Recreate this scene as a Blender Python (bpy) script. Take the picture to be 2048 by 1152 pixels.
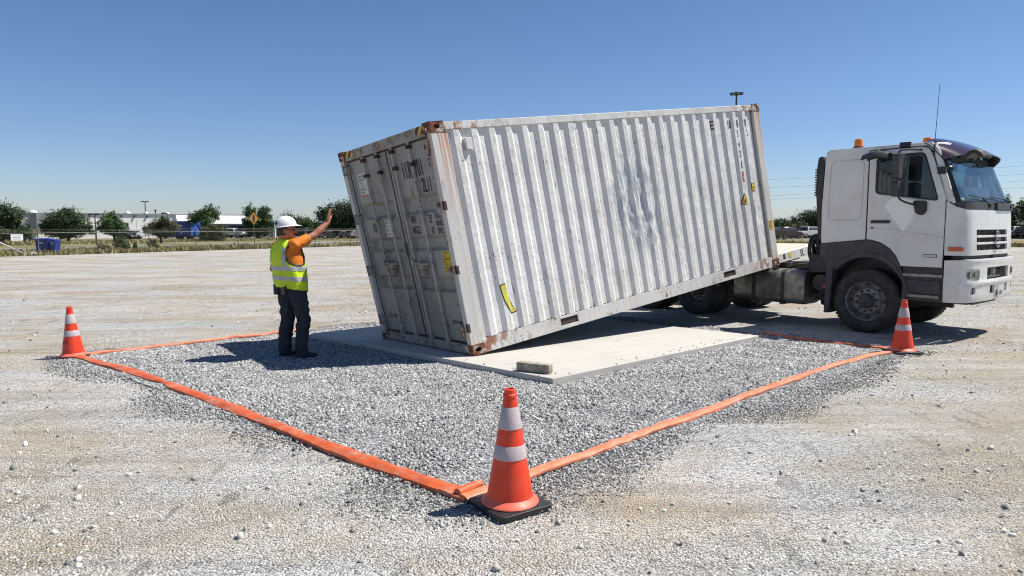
import bpy, bmesh, math, random
import numpy as np
from mathutils import Vector, Matrix, noise
from mathutils.geometry import tessellate_polygon
R_ = math.radians
for o in list(bpy.data.objects): bpy.data.objects.remove(o)
S = bpy.context.scene
C = S.collection
# ------------------------------------------------------------------ camera, sky, sun, exposure
F_PX, CAM_H, HOR = 1400.0, 1.65, 450.0           # focal length in photo pixels, eye height, horizon row
PITCH = math.atan((576 - HOR) / F_PX)
cam = bpy.data.cameras.new('camera'); camo = bpy.data.objects.new('camera', cam); C.objects.link(camo)
cam.sensor_width = 36; cam.lens = 36 * F_PX / 2048; cam.clip_end = 3000; cam.clip_start = 0.05
camo.location = (0, 0, CAM_H); camo.rotation_euler = (math.pi / 2 - PITCH, 0, 0)
S.camera = camo
SUN_AZ, SUN_EL = R_(13), R_(57)                  # direction towards the sun, azimuth from +x
w = bpy.data.worlds.new('World'); S.world = w; w.use_nodes = True
nt = w.node_tree; bg = nt.nodes['Background']
sky = nt.nodes.new('ShaderNodeTexSky'); sky.sky_type = 'NISHITA'; sky.sun_disc = False
sky.sun_elevation = SUN_EL; sky.sun_rotation = math.pi / 2 - SUN_AZ
sky.altitude = 50; sky.air_density = 1.0; sky.dust_density = 0.3; sky.ozone_density = 1.6
# measured air: bluer overall and pale blue instead of yellow towards the horizon
tc_ = nt.nodes.new('ShaderNodeTexCoord'); sx_ = nt.nodes.new('ShaderNodeSeparateXYZ'); nt.links.new(tc_.outputs['Generated'], sx_.inputs[0])
rp_ = nt.nodes.new('ShaderNodeValToRGB'); nt.links.new(sx_.outputs[2], rp_.inputs[0]); e_ = rp_.color_ramp.elements
e_[0].position = 0.0; e_[0].color = (1.14, 1.28, 1.68, 1); e_[1].position = .42; e_[1].color = (.80, 1.02, 1.27, 1)
e3 = e_.new(.12); e3.color = (.96, 1.16, 1.52, 1)
mu_ = nt.nodes.new('ShaderNodeMix'); mu_.data_type = 'RGBA'; mu_.blend_type = 'MULTIPLY'; mu_.inputs[0].default_value = 1.0
nt.links.new(sky.outputs[0], mu_.inputs[6]); nt.links.new(rp_.outputs[0], mu_.inputs[7])
nt.links.new(mu_.outputs[2], bg.inputs[0]); bg.inputs[1].default_value = 0.054
sl = bpy.data.lights.new('sun', 'SUN'); sl.energy = 5.0; sl.angle = R_(0.5); sl.color = (1.0, 0.95, 0.87)
so = bpy.data.objects.new('sun', sl); C.objects.link(so)
sd = Vector((math.cos(SUN_AZ) * math.cos(SUN_EL), math.sin(SUN_AZ) * math.cos(SUN_EL), math.sin(SUN_EL)))
so.rotation_euler = sd.to_track_quat('Z', 'Y').to_euler(); so.location = (20, 5, 30)
S.view_settings.view_transform = 'Standard'; S.view_settings.look = 'None'
S.view_settings.exposure = 0.45; S.view_settings.gamma = 1; S.view_settings.use_curve_mapping = False
S.render.engine = 'CYCLES'; S.cycles.filter_width = 1.05

# ------------------------------------------------------------------ helpers
def at(px, py, z=0.0):
    """point of the horizontal plane z that the photo shows at pixel (px, py)"""
    cx, cy = (px - 1024) / F_PX, (576 - py) / F_PX
    v = Vector((cx, math.cos(PITCH) + cy * math.sin(PITCH), -math.sin(PITCH) + cy * math.cos(PITCH)))
    t = (z - CAM_H) / v.z
    return Vector((v.x * t, v.y * t, z))
def far(px, py, D):
    """point at depth D (metres) seen at pixel"""
    return Vector(((px - 1024) / F_PX * D, D, CAM_H - (py - HOR) / F_PX * D))

def tag(o, label=None, cat=None, group=None, kind=None):
    if label: o['label'] = label
    if cat: o['category'] = cat
    if group: o['group'] = group
    if kind: o['kind'] = kind
    return o
def thing(name, label, cat, loc=(0, 0, 0), rz=0, group=None):
    o = bpy.data.objects.new(name, None); C.objects.link(o)
    o.empty_display_size = 0.2; o.location = loc; o.rotation_euler = (0, 0, rz)
    return tag(o, label, cat, group)

class MB:
    def __init__(s): s.v = []; s.f = []; s.mi = []; s.m = 0
    def add(s, vs, fs):
        b = len(s.v); s.v.extend([tuple(p) for p in vs])
        for f in fs: s.f.append([b + i for i in f]); s.mi.append(s.m)
        return s
    def box(s, x0, x1, y0, y1, z0, z1):
        vs = [(x0,y0,z0),(x1,y0,z0),(x1,y1,z0),(x0,y1,z0),(x0,y0,z1),(x1,y0,z1),(x1,y1,z1),(x0,y1,z1)]
        return s.add(vs, [(0,3,2,1),(4,5,6,7),(0,1,5,4),(1,2,6,5),(2,3,7,6),(3,0,4,7)])
    def hexa(s, p8):
        return s.add(p8, [(0,3,2,1),(4,5,6,7),(0,1,5,4),(1,2,6,5),(2,3,7,6),(3,0,4,7)])
    def tube(s, pts, r, n=8, cap=True):
        pts = [Vector(p) for p in pts]; rs = r if isinstance(r, (list, tuple)) else [r] * len(pts)
        vs = []; prev = None
        for i, p in enumerate(pts):
            d = (pts[min(i+1, len(pts)-1)] - pts[max(i-1, 0)]).normalized()
            if prev is None:
                a = d.cross(Vector((0,0,1)))
                if a.length < 1e-3: a = d.cross(Vector((1,0,0)))
            else: a = prev - d * prev.dot(d)
            a.normalize(); prev = a; b = d.cross(a)
            for k in range(n):
                t = 2*math.pi*k/n; vs.append(p + (a*math.cos(t) + b*math.sin(t)) * rs[i])
        fs = []
        for i in range(len(pts)-1):
            for k in range(n):
                k2 = (k+1) % n; fs.append((i*n+k, i*n+k2, (i+1)*n+k2, (i+1)*n+k))
        if cap: fs.append(tuple(range(n-1, -1, -1))); fs.append(tuple((len(pts)-1)*n+k for k in range(n)))
        return s.add(vs, fs)
    def lathe(s, prof, c=(0,0,0), axis='z', n=32, cap=False):
        vs = []; 
        for (r, h) in prof:
            for k in range(n):
                t = 2*math.pi*k/n; a, b = r*math.cos(t), r*math.sin(t)
                if axis == 'z': p = (c[0]+a, c[1]+b, c[2]+h)
                elif axis == 'y': p = (c[0]+a, c[1]+h, c[2]+b)
                else: p = (c[0]+h, c[1]+a, c[2]+b)
                vs.append(p)
        fs = []
        for i in range(len(prof)-1):
            for k in range(n):
                k2 = (k+1) % n; fs.append((i*n+k, i*n+k2, (i+1)*n+k2, (i+1)*n+k))
        if cap: fs.append(tuple(range(n-1,-1,-1))); fs.append(tuple((len(prof)-1)*n+k for k in range(n)))
        return s.add(vs, fs)
    def grid(s, fn, nu, nv):
        vs = [fn(i/nu, j/nv) for j in range(nv+1) for i in range(nu+1)]
        fs = [(j*(nu+1)+i, j*(nu+1)+i+1, (j+1)*(nu+1)+i+1, (j+1)*(nu+1)+i) for j in range(nv) for i in range(nu)]
        return s.add(vs, fs)
    def slab(s, fn, nu, nv, th):
        """grid surface fn(u,v)->Vector given thickness th along its normal (closed)"""
        e = 1e-3; top = []; bot = []
        for j in range(nv+1):
            for i in range(nu+1):
                u, v = i/nu, j/nv; p = Vector(fn(u, v))
                u2 = u+e if u < .5 else u-e; v2 = v+e if v < .5 else v-e
                du = (Vector(fn(u2, v)) - p) * (1 if u < .5 else -1); dv = (Vector(fn(u, v2)) - p) * (1 if v < .5 else -1)
                n = du.cross(dv); n = n.normalized() if n.length > 1e-12 else Vector((0,0,1))
                top.append(p); bot.append(p - n*th)
        N = len(top); w_ = nu+1; fs = []
        for j in range(nv):
            for i in range(nu):
                a = j*w_+i; fs.append((a, a+1, a+1+w_, a+w_)); fs.append((N+a, N+a+w_, N+a+1+w_, N+a+1))
        for i in range(nu):
            fs.append((i, N+i, N+i+1, i+1)); a = nv*w_+i; fs.append((a, a+1, N+a+1, N+a))
        for j in range(nv):
            a = j*w_; fs.append((a, a+w_, N+a+w_, N+a)); a = j*w_+nu; fs.append((a, N+a, N+a+w_, a+w_))
        return s.add(top+bot, fs)
    def plate(s, outer, holes, th, mp):
        """2-D outline with holes, thickness th; mp(a,b,depth)->point"""
        polys = [outer] + list(holes); flat = [p for q in polys for p in q]
        tris = tessellate_polygon([[Vector((p[0], p[1], 0)) for p in q] for q in polys])
        n = len(flat); vs = [mp(a, b, 0) for a, b in flat] + [mp(a, b, th) for a, b in flat]
        fs = []
        for t in tris:
            a, b, c = [flat[i] for i in t]
            ar = (b[0]-a[0])*(c[1]-a[1]) - (b[1]-a[1])*(c[0]-a[0])
            t = t if ar > 0 else (t[0], t[2], t[1])
            fs.append(tuple(t)); fs.append(tuple(n+i for i in reversed(t)))
        b = 0
        for q in polys:
            m = len(q)
            for i in range(m): j = (i+1) % m; fs.append((b+i, n+b+i, n+b+j, b+j))
            b += m
        return s.add(vs, fs)
    def build(s, name, mats, parent=None, mp=None, smooth=35, bevel=0, loc=False, normals=True):
        me = bpy.data.meshes.new(name)
        src = s.v; vs = [tuple(mp(*p)) for p in src] if mp else src
        me.from_pydata(vs, [], s.f)
        if loc:
            at_ = me.attributes.new('loc', 'FLOAT_VECTOR', 'POINT')
            at_.data.foreach_set('vector', [c for p in src for c in p])
        mats = mats if isinstance(mats, (list, tuple)) else [mats]
        for m in mats: me.materials.append(m)
        if len(mats) > 1: me.polygons.foreach_set('material_index', s.mi)
        if normals:
            bm = bmesh.new(); bm.from_mesh(me); bmesh.ops.recalc_face_normals(bm, faces=bm.faces[:]); bm.to_mesh(me); bm.free()
        if smooth:
            me.polygons.foreach_set('use_smooth', [True]*len(me.polygons)); me.set_sharp_from_angle(angle=R_(smooth))
        me.update()
        o = bpy.data.objects.new(name, me); C.objects.link(o); o.parent = parent
        if bevel:
            b = o.modifiers.new('bevel', 'BEVEL'); b.width = bevel; b.segments = 2; b.limit_method = 'ANGLE'; b.angle_limit = R_(40)
        return o

def rrect(x0, x1, y0, y1, r, n=4):
    out = []
    for cx, cy, a0 in ((x1-r, y0+r, -90), (x1-r, y1-r, 0), (x0+r, y1-r, 90), (x0+r, y0+r, 180)):
        for k in range(n+1):
            a = R_(a0 + 90*k/n); out.append((cx + r*math.cos(a), cy + r*math.sin(a)))
    return out
def round_poly(P, r, n=4):
    out = []; m = len(P)
    for i in range(m):
        a, b, c = Vector(P[i-1]), Vector(P[i]), Vector(P[(i+1) % m])
        d1 = (a-b); d2 = (c-b); rr = min(r, d1.length*.45, d2.length*.45)
        p1 = b + d1.normalized()*rr; p2 = b + d2.normalized()*rr
        for k in range(n+1):
            t = k/n; q = p1*(1-t)**2 + b*2*t*(1-t) + p2*t*t; out.append((q.x, q.y))
    return out

# text as flat triangles: list of 2-D tris, height normalised to `h`
BOLD = .018
def text_tris(body, h, sx=1.0, cuts=None):
    cu = bpy.data.curves.new('letters', 'FONT'); cu.body = body; cu.size = h; cu.resolution_u = 3; cu.offset = h*BOLD
    o = bpy.data.objects.new('letters', cu); C.objects.link(o)
    dg = bpy.context.evaluated_depsgraph_get(); dg.update()
    me = bpy.data.meshes.new_from_object(o.evaluated_get(dg))
    bm = bmesh.new(); bm.from_mesh(me)
    for v in bm.verts: v.co.x *= sx
    bmesh.ops.triangulate(bm, faces=bm.faces[:])
    if cuts:
        for cx in cuts:
            bmesh.ops.bisect_plane(bm, geom=bm.verts[:]+bm.edges[:]+bm.faces[:], plane_co=(cx,0,0), plane_no=(1,0,0))
    vs = [(v.co.x, v.co.y) for v in bm.verts]; bm.verts.index_update()
    fs = [tuple(v.index for v in f.verts) for f in bm.faces]
    bm.free(); bpy.data.objects.remove(o); bpy.data.meshes.remove(me); bpy.data.curves.remove(cu)
    return vs, fs
def put_text(mb, body, h, mp, sx=1.0, cuts=None):
    vs, fs = text_tris(body, h, sx, cuts); mb.add([mp(a, b) for a, b in vs], fs); return mb

# ------------------------------------------------------------------ materials
def new_mat(name):
    m = bpy.data.materials.new(name); m.use_nodes = True
    return m, m.node_tree, m.node_tree.nodes['Principled BSDF']
def N(nt, t, **k):
    n = nt.nodes.new(t)
    for a, b in k.items(): setattr(n, a, b)
    return n
def coords(nt, attr=None, scale=(1,1,1)):
    if attr: c = N(nt, 'ShaderNodeAttribute'); c.attribute_name = attr; out = c.outputs['Vector']
    else: out = N(nt, 'ShaderNodeTexCoord').outputs['Object']
    mp = N(nt, 'ShaderNodeMapping'); mp.inputs['Scale'].default_value = scale
    nt.links.new(out, mp.inputs[0]); return mp.outputs[0]
def nz(nt, vec, scale, detail=4, rough=.55):
    n = N(nt, 'ShaderNodeTexNoise'); n.inputs['Scale'].default_value = scale; n.inputs['Detail'].default_value = detail
    n.inputs['Roughness'].default_value = rough; nt.links.new(vec, n.inputs['Vector']); return n.outputs['Fac']
def ramp(nt, fac, stops):
    r = N(nt, 'ShaderNodeValToRGB'); nt.links.new(fac, r.inputs[0]); e = r.color_ramp.elements
    while len(e) < len(stops): e.new(.5)
    for i, (p, c) in enumerate(stops):
        e[i].position = p; e[i].color = (c, c, c, 1) if isinstance(c, (int, float)) else (*c, 1)
    return r.outputs[0]
def mixc(nt, fac, a, b, mode='MIX'):
    m = N(nt, 'ShaderNodeMix'); m.data_type = 'RGBA'; m.blend_type = mode
    for s, v in ((m.inputs[0], fac), (m.inputs[6], a), (m.inputs[7], b)):
        if isinstance(v, (int, float)): s.default_value = v
        elif isinstance(v, tuple): s.default_value = (*v, 1)
        else: nt.links.new(v, s)
    return m.outputs[2]
def mathn(nt, op, a, b=0.0):
    m = N(nt, 'ShaderNodeMath'); m.operation = op
    for s, v in ((m.inputs[0], a), (m.inputs[1], b)):
        if isinstance(v, (int, float)): s.default_value = v
        else: nt.links.new(v, s)
    return m.outputs[0]
def bump(nt, h, strength, dist, bs):
    b = N(nt, 'ShaderNodeBump'); b.inputs['Strength'].default_value = strength; b.inputs['Distance'].default_value = dist
    nt.links.new(h, b.inputs['Height']); nt.links.new(b.outputs[0], bs.inputs['Normal']); return b
def paint(name, col, rough=.5, col2=None, scale=3, metal=0, bmp=0, spec=.5, coat=0, amount=(.35,.65)):
    m, nt, bs = new_mat(name); v = coords(nt)
    col2 = col2 or tuple(c*.75 for c in col)
    f = nz(nt, v, scale, 5, .6)
    nt.links.new(mixc(nt, ramp(nt, f, [(amount[0], 0), (amount[1], 1)]), col, col2), bs.inputs['Base Color'])
    bs.inputs['Metallic'].default_value = metal; bs.inputs['Specular IOR Level'].default_value = spec
    f2 = nz(nt, v, scale*4, 3)
    nt.links.new(ramp(nt, f2, [(.3, max(rough-.1, .02)), (.7, min(rough+.1, 1))]), bs.inputs['Roughness'])
    if coat: bs.inputs['Coat Weight'].default_value = coat; bs.inputs['Coat Roughness'].default_value = .08
    if bmp: bump(nt, nz(nt, v, scale*8, 4), bmp, .01, bs)
    return m
M = {}
# ground: pale compacted crushed stone with tan dust and darker fines
def ground_mat():
    m, nt, bs = new_mat('crushed_stone_lot'); v = coords(nt)
    vf = coords(nt, None, (1, .32, 1))
    fine = nz(nt, v, 55, 2, .75); cell = N(nt, 'ShaderNodeTexVoronoi'); cell.inputs['Scale'].default_value = 75
    nt.links.new(v, cell.inputs['Vector'])
    sep = N(nt, 'ShaderNodeSeparateColor'); nt.links.new(cell.outputs['Color'], sep.inputs[0])
    cell2 = N(nt, 'ShaderNodeTexVoronoi'); cell2.inputs['Scale'].default_value = 13; nt.links.new(vf, cell2.inputs['Vector'])
    sep2 = N(nt, 'ShaderNodeSeparateColor'); nt.links.new(cell2.outputs['Color'], sep2.inputs[0])
    grain = ramp(nt, sep.outputs[0], [(0, (.20,.197,.193)), (.2, (.38,.376,.367)), (.6, (.54,.533,.518)), (1, (.68,.672,.652))])
    patch = ramp(nt, nz(nt, coords(nt, None, (.75, 1.3, 1)), .55, 6, .62), [(.44, 0), (.60, 1)])
    tan = ramp(nt, nz(nt, vf, 22, 4, .7), [(.3, (.33,.265,.175)), (.7, (.49,.415,.30))])
    c = mixc(nt, mathn(nt, 'MULTIPLY', patch, .74), grain, tan)
    warm = ramp(nt, nz(nt, coords(nt, None, (.12, .3, 1)), 1.3, 4, .6), [(.3, (.86,.88,.9)), (.7, (1.08,1.04,.99))])
    c = mixc(nt, 1.0, c, warm, 'MULTIPLY')
    far_ = ramp(nt, nz(nt, coords(nt, None, (.16, 1.6, 1)), 2.2, 6, .7), [(.3, .9), (.62, 1.05)])
    c = mixc(nt, 1.0, c, far_, 'MULTIPLY')
    trk = N(nt, 'ShaderNodeMapping'); trk.inputs['Rotation'].default_value = (0, 0, -.62); trk.inputs['Scale'].default_value = (.10, 3.4, 1)
    nt.links.new(v, trk.inputs[0]); tr2 = ramp(nt, nz(nt, trk.outputs[0], 1.6, 5, .65), [(.34, .84), (.5, 1.0), (.66, 1.07)]); c = mixc(nt, 1.0, c, tr2, 'MULTIPLY')
    off = N(nt, 'ShaderNodeVectorMath'); off.operation = 'SUBTRACT'; off.inputs[1].default_value = (16, -22, 0); nt.links.new(v, off.inputs[0])
    ln = N(nt, 'ShaderNodeVectorMath'); ln.operation = 'LENGTH'; nt.links.new(off.outputs[0], ln.inputs[0])
    sx3 = N(nt, 'ShaderNodeSeparateXYZ'); nt.links.new(off.outputs[0], sx3.inputs[0]); an = mathn(nt, 'ARCTAN2', sx3.outputs[1], sx3.outputs[0])
    cb3 = N(nt, 'ShaderNodeCombineXYZ'); nt.links.new(mathn(nt, 'MULTIPLY', ln.outputs['Value'], 1.35), cb3.inputs[0]); nt.links.new(mathn(nt, 'MULTIPLY', an, 2.2), cb3.inputs[1])
    rut = nz(nt, cb3.outputs[0], 1.5, 5, .7); c = mixc(nt, 1.0, c, ramp(nt, rut, [(.34, .82), (.46, .99), (.56, 1.0), (.68, 1.10)]), 'MULTIPLY')
    spk = ramp(nt, sep2.outputs[1], [(.0, .55), (.05, 1)])
    c = mixc(nt, .8, c, spk, 'MULTIPLY')
    nt.links.new(c, bs.inputs['Base Color']); bs.inputs['Roughness'].default_value = .95; bs.inputs['Specular IOR Level'].default_value = .15
    h = mathn(nt, 'ADD', mathn(nt, 'ADD', mathn(nt, 'MULTIPLY', cell.outputs['Distance'], -1.0), mathn(nt, 'MULTIPLY', fine, .8)), mathn(nt, 'MULTIPLY', rut, 2.5))
    bump(nt, h, 1.0, .016, bs); return m
M['ground'] = ground_mat()
def stone_mat(name, tint=(1,1,1)):
    m, nt, bs = new_mat(name)
    a = N(nt, 'ShaderNodeAttribute'); a.attribute_name = 'shade'
    c = ramp(nt, a.outputs['Fac'], [(0, (.10,.105,.115)), (.33, (.185,.186,.188)), (.60, (.335,.335,.333)), (.84, (.50,.50,.49)), (1, (.72,.715,.70))])
    c = mixc(nt, 1.0, c, tint, 'MULTIPLY')
    n = nz(nt, coords(nt), 90, 3); c = mixc(nt, .5, c, ramp(nt, n, [(.3, .7), (.7, 1.1)]), 'MULTIPLY')
    nt.links.new(c, bs.inputs['Base Color']); bs.inputs['Roughness'].default_value = .85; bs.inputs['Specular IOR Level'].default_value = .3
    return m
M['stone'] = stone_mat('grey_gravel_stone'); M['stone_tan'] = stone_mat('dusty_stone', (1.28, 1.25, 1.18))
def bed_mat():
    m, nt, bs = new_mat('gravel_bed'); v = coords(nt)
    cell = N(nt, 'ShaderNodeTexVoronoi'); cell.inputs['Scale'].default_value = 38; nt.links.new(v, cell.inputs['Vector'])
    sep = N(nt, 'ShaderNodeSeparateColor'); nt.links.new(cell.outputs['Color'], sep.inputs[0])
    c = ramp(nt, sep.outputs[0], [(0, (.12,.125,.135)), (.5, (.28,.285,.30)), (1, (.48,.48,.49))])
    nt.links.new(c, bs.inputs['Base Color']); bs.inputs['Roughness'].default_value = .9
    bump(nt, mathn(nt, 'MULTIPLY', cell.outputs['Distance'], -1.0), 1, .02, bs); return m
M['bed'] = bed_mat()
def grass_mat(name, a, b, sc):
    m, nt, bs = new_mat(name); v = coords(nt)
    c = mixc(nt, ramp(nt, nz(nt, v, sc, 6, .7), [(.35, 0), (.62, 1)]), a, b)
    c = mixc(nt, .7, c, ramp(nt, nz(nt, v, sc*14, 3, .7), [(.3, .5), (.7, 1.3)]), 'MULTIPLY')
    nt.links.new(c, bs.inputs['Base Color']); bs.inputs['Roughness'].default_value = .95; bs.inputs['Specular IOR Level'].default_value = .1
    bump(nt, nz(nt, v, sc*20, 4, .8), 1, .08, bs); return m
M['verge'] = grass_mat('dry_verge', (.12,.125,.045), (.30,.25,.14), .22)
M['asphalt'] = paint('old_asphalt', (.17,.17,.18), .9, (.25,.245,.24), 1.5)
M['concrete'] = paint('pale_concrete', (.58,.55,.50), .85, (.48,.45,.40), 1.6, bmp=.25)
def slab_mat():
    m, nt, bs = new_mat('stained_concrete_slab')
    tc = N(nt, 'ShaderNodeTexCoord').outputs['Object']; mp = N(nt, 'ShaderNodeMapping'); mp.inputs['Rotation'].default_value = (0,0,-.71); nt.links.new(tc, mp.inputs[0])
    v = mp.outputs[0]; st = N(nt, 'ShaderNodeMapping'); st.inputs['Scale'].default_value = (.7, 9, 1); nt.links.new(v, st.inputs[0])
    c = mixc(nt, nz(nt, v, 1.1, 6, .65), (.40,.38,.345), (.53,.505,.465))
    c = mixc(nt, 1.0, c, ramp(nt, nz(nt, st.outputs[0], 3.2, 6, .7), [(.32, .86), (.5, 1.0), (.7, 1.05)]), 'MULTIPLY')
    c = mixc(nt, ramp(nt, nz(nt, v, 2.3, 5, .7), [(.60, 0), (.74, .5)]), c, (.30,.26,.21))
    nt.links.new(c, bs.inputs['Base Color']); bs.inputs['Roughness'].default_value = .88
    bump(nt, nz(nt, v, 30, 5, .7), .3, .01, bs); return m
M['slab'] = slab_mat()
M['black'] = paint('black_plastic', (.012,.012,.013), .5, (.03,.03,.032), 6)
M['rubber'] = paint('tyre_rubber', (.016,.016,.016), .75, (.045,.042,.038), 7)
M['darkmetal'] = paint('dark_chassis_metal', (.03,.03,.032), .6, (.07,.06,.05), 9)
M['steel'] = paint('dull_steel', (.30,.30,.30), .42, (.18,.17,.16), 12, metal=.7)
M['tank'] = paint('weathered_aluminium_tank', (.34,.32,.28), .42, (.15,.135,.115), 3.5, metal=.6)
M['rim'] = paint('dirty_wheel_rim', (.26,.26,.265), .5, (.12,.115,.11), 10, metal=.4)
M['cab'] = paint('white_truck_paint', (.72,.71,.685), .3, (.64,.63,.60), 1.8, coat=.4)
M['cab_clean'] = paint('cleaner_white_patch', (.90,.895,.85), .35, (.87,.865,.82), 2)
M['fender'] = paint('dark_grey_fender_plastic', (.036,.038,.043), .6, (.055,.056,.06), 6)
M['orange_cone'] = paint('fluorescent_orange_pvc', (.80,.055,.014), .45, (.68,.042,.012), 4, spec=.5)
M['orange_lip'] = paint('faded_orange_lip', (.85,.18,.11), .5, (.75,.12,.07), 8)
M['tape'] = paint('orange_webbing', (.62,.115,.03), .5, (.46,.08,.022), 5, bmp=.3); M['tape_pale'] = paint('pale_orange_webbing', (.72,.23,.12), .5, (.60,.15,.065), 4, bmp=.3)  # two webbing tones, a brownish orange and a paler pinkish one
M['wood'] = paint('weathered_timber', (.44,.39,.32), .9, (.22,.18,.14), 14, bmp=.6)
M['white'] = paint('white_plastic', (.80,.80,.79), .35, (.72,.72,.71), 3)
def dusty(m, amt=.5, col=(.42,.36,.28), sc=7):
    nt = m.node_tree; bs = nt.nodes['Principled BSDF']; src = bs.inputs['Base Color'].links[0].from_socket
    f = ramp(nt, nz(nt, coords(nt), sc, 6, .75), [(.50, 0), (.68, amt)]); nt.links.new(mixc(nt, f, src, col), bs.inputs['Base Color'])
for k_ in ('tape', 'tape_pale'): dusty(M[k_], .55)
dusty(M['orange_cone'], .16, (.5,.2,.12), 11); dusty(M['cab'], .28, (.44,.40,.34), 3.5); dusty(M['fender'], .35, (.16,.15,.13), 5); dusty(M['rubber'], .55, (.13,.115,.095), 9); dusty(M['rim'], .4, (.2,.17,.14), 12)
M['letters'] = paint('black_lettering', (.02,.02,.022), .6, (.05,.05,.05), 20)
M['yellow'] = paint('yellow_sticker', (.72,.50,.04), .5, (.60,.40,.03), 12)
M['yellow_dirty'] = paint('faded_yellow_vinyl', (.66,.62,.07), .5, (.52,.48,.06), 10)
M['red'] = paint('red_sticker', (.55,.06,.05), .5)
M['paper'] = paint('white_sticker', (.66,.66,.63), .6, (.52,.52,.48), 14)
M['amber'] = paint('amber_lens', (.9,.26,.01), .15, (.8,.2,.01), 4, coat=.5)
M['signal'] = paint('orange_signal_lens', (.55,.09,.01), .2, coat=.5)
M['mesh'] = paint('galvanised_fence_steel', (.17,.165,.15), .6, (.10,.095,.085), 3, metal=.4)
M['bluebin'] = paint('blue_bin_plastic', (.018,.05,.32), .5, (.012,.03,.20), 2)
M['bluetrailer'] = paint('blue_trailer_paint', (.018,.035,.22), .45, (.014,.028,.17), .6)
M['bluetrailer2'] = paint('lighter_blue_front', (.03,.12,.42), .45)
M['wallwhite'] = paint('off_white_cladding', (.80,.79,.74), .7, (.74,.725,.67), .15)
M['roofwhite'] = paint('white_roof_sheet', (.72,.73,.74), .5, (.66,.67,.68), .3)
M['greywall'] = paint('grey_wall', (.30,.31,.33), .7)  # plain grey for roofs, doors, seams, sign lettering and wires
M['darkbay'] = paint('dark_bay_fill', (.02,.02,.022), .7)  # near black for the painted canopy shade and the dark docks
M['bark'] = paint('tree_bark', (.09,.07,.05), .9, (.05,.04,.03), 8)
M['skin'] = paint('tanned_skin', (.44,.19,.115), .42, (.30,.115,.07), 14)
M['hair'] = paint('dark_hair', (.035,.022,.016), .7)
M['shirt'] = paint('orange_work_shirt', (.78,.22,.015), .8, (.66,.17,.012), 9, bmp=.3)
M['vest'] = paint('fluorescent_yellow_vest', (.62,.80,.02), .7, (.50,.68,.015), 8, bmp=.3)
M['reflect'] = paint('silver_reflective_band', (.46,.47,.49), .4, (.36,.37,.4), 25, metal=.1)
M['jeans'] = paint('dark_denim', (.014,.018,.030), .9, (.030,.035,.05), 9, bmp=.5)
M['leather'] = paint('brown_leather', (.07,.035,.022), .5)
M['shoe'] = paint('dark_work_shoe', (.02,.018,.017), .6)
M['dash'] = paint('grey_dashboard', (.16,.19,.21), .6)
M['seat'] = paint('dark_blue_grey_seat', (.03,.04,.06), .9)
M['papers'] = paint('green_and_white_papers', (.35,.48,.38), .7)
M['lamp'] = paint('chrome_reflector', (.85,.86,.87), .15, (.7,.71,.72), 9, metal=.35)
def visor_mat():
    m, nt, bs = new_mat('tinted_purple_visor'); v = coords(nt)
    nt.links.new(mixc(nt, nz(nt, v, 3), (.030,.018,.036), (.055,.036,.062)), bs.inputs['Base Color'])
    bs.inputs['Roughness'].default_value = .10; bs.inputs['Coat Weight'].default_value = 0; bs.inputs['Specular IOR Level'].default_value = .22; return m
M['visor'] = visor_mat()
def glass_mat(name, tint, gl=.12):
    m = bpy.data.materials.new(name); m.use_nodes = True; nt = m.node_tree
    nt.nodes.remove(nt.nodes['Principled BSDF']); out = nt.nodes['Material Output']
    t = N(nt, 'ShaderNodeBsdfTransparent'); t.inputs[0].default_value = (*tint, 1)
    g = N(nt, 'ShaderNodeBsdfGlossy'); g.inputs['Roughness'].default_value = .02
    d = N(nt, 'ShaderNodeBsdfDiffuse'); d.inputs[0].default_value = (.45,.5,.52,1)     # dust film
    lw = N(nt, 'ShaderNodeLayerWeight'); lw.inputs[0].default_value = .35
    f = mathn(nt, 'ADD', mathn(nt, 'MULTIPLY', lw.outputs['Fresnel'], .45), gl)
    mx = N(nt, 'ShaderNodeMixShader'); nt.links.new(f, mx.inputs[0]); nt.links.new(t.outputs[0], mx.inputs[1]); nt.links.new(g.outputs[0], mx.inputs[2])
    m2 = N(nt, 'ShaderNodeMixShader'); nt.links.new(ramp(nt, nz(nt, coords(nt), 4, 5), [(.4, .01), (.75, .07)]), m2.inputs[0])
    nt.links.new(mx.outputs[0], m2.inputs[1]); nt.links.new(d.outputs[0], m2.inputs[2]); nt.links.new(m2.outputs[0], out.inputs[0])
    return m
M['glass'] = glass_mat('windscreen_glass', (.90,.99,1.0), .02); M['glass_side'] = glass_mat('side_window_glass', (.42,.52,.56), .03)
M['lampglass'] = glass_mat('lamp_glass', (.95,.97,.98), .02)
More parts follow.
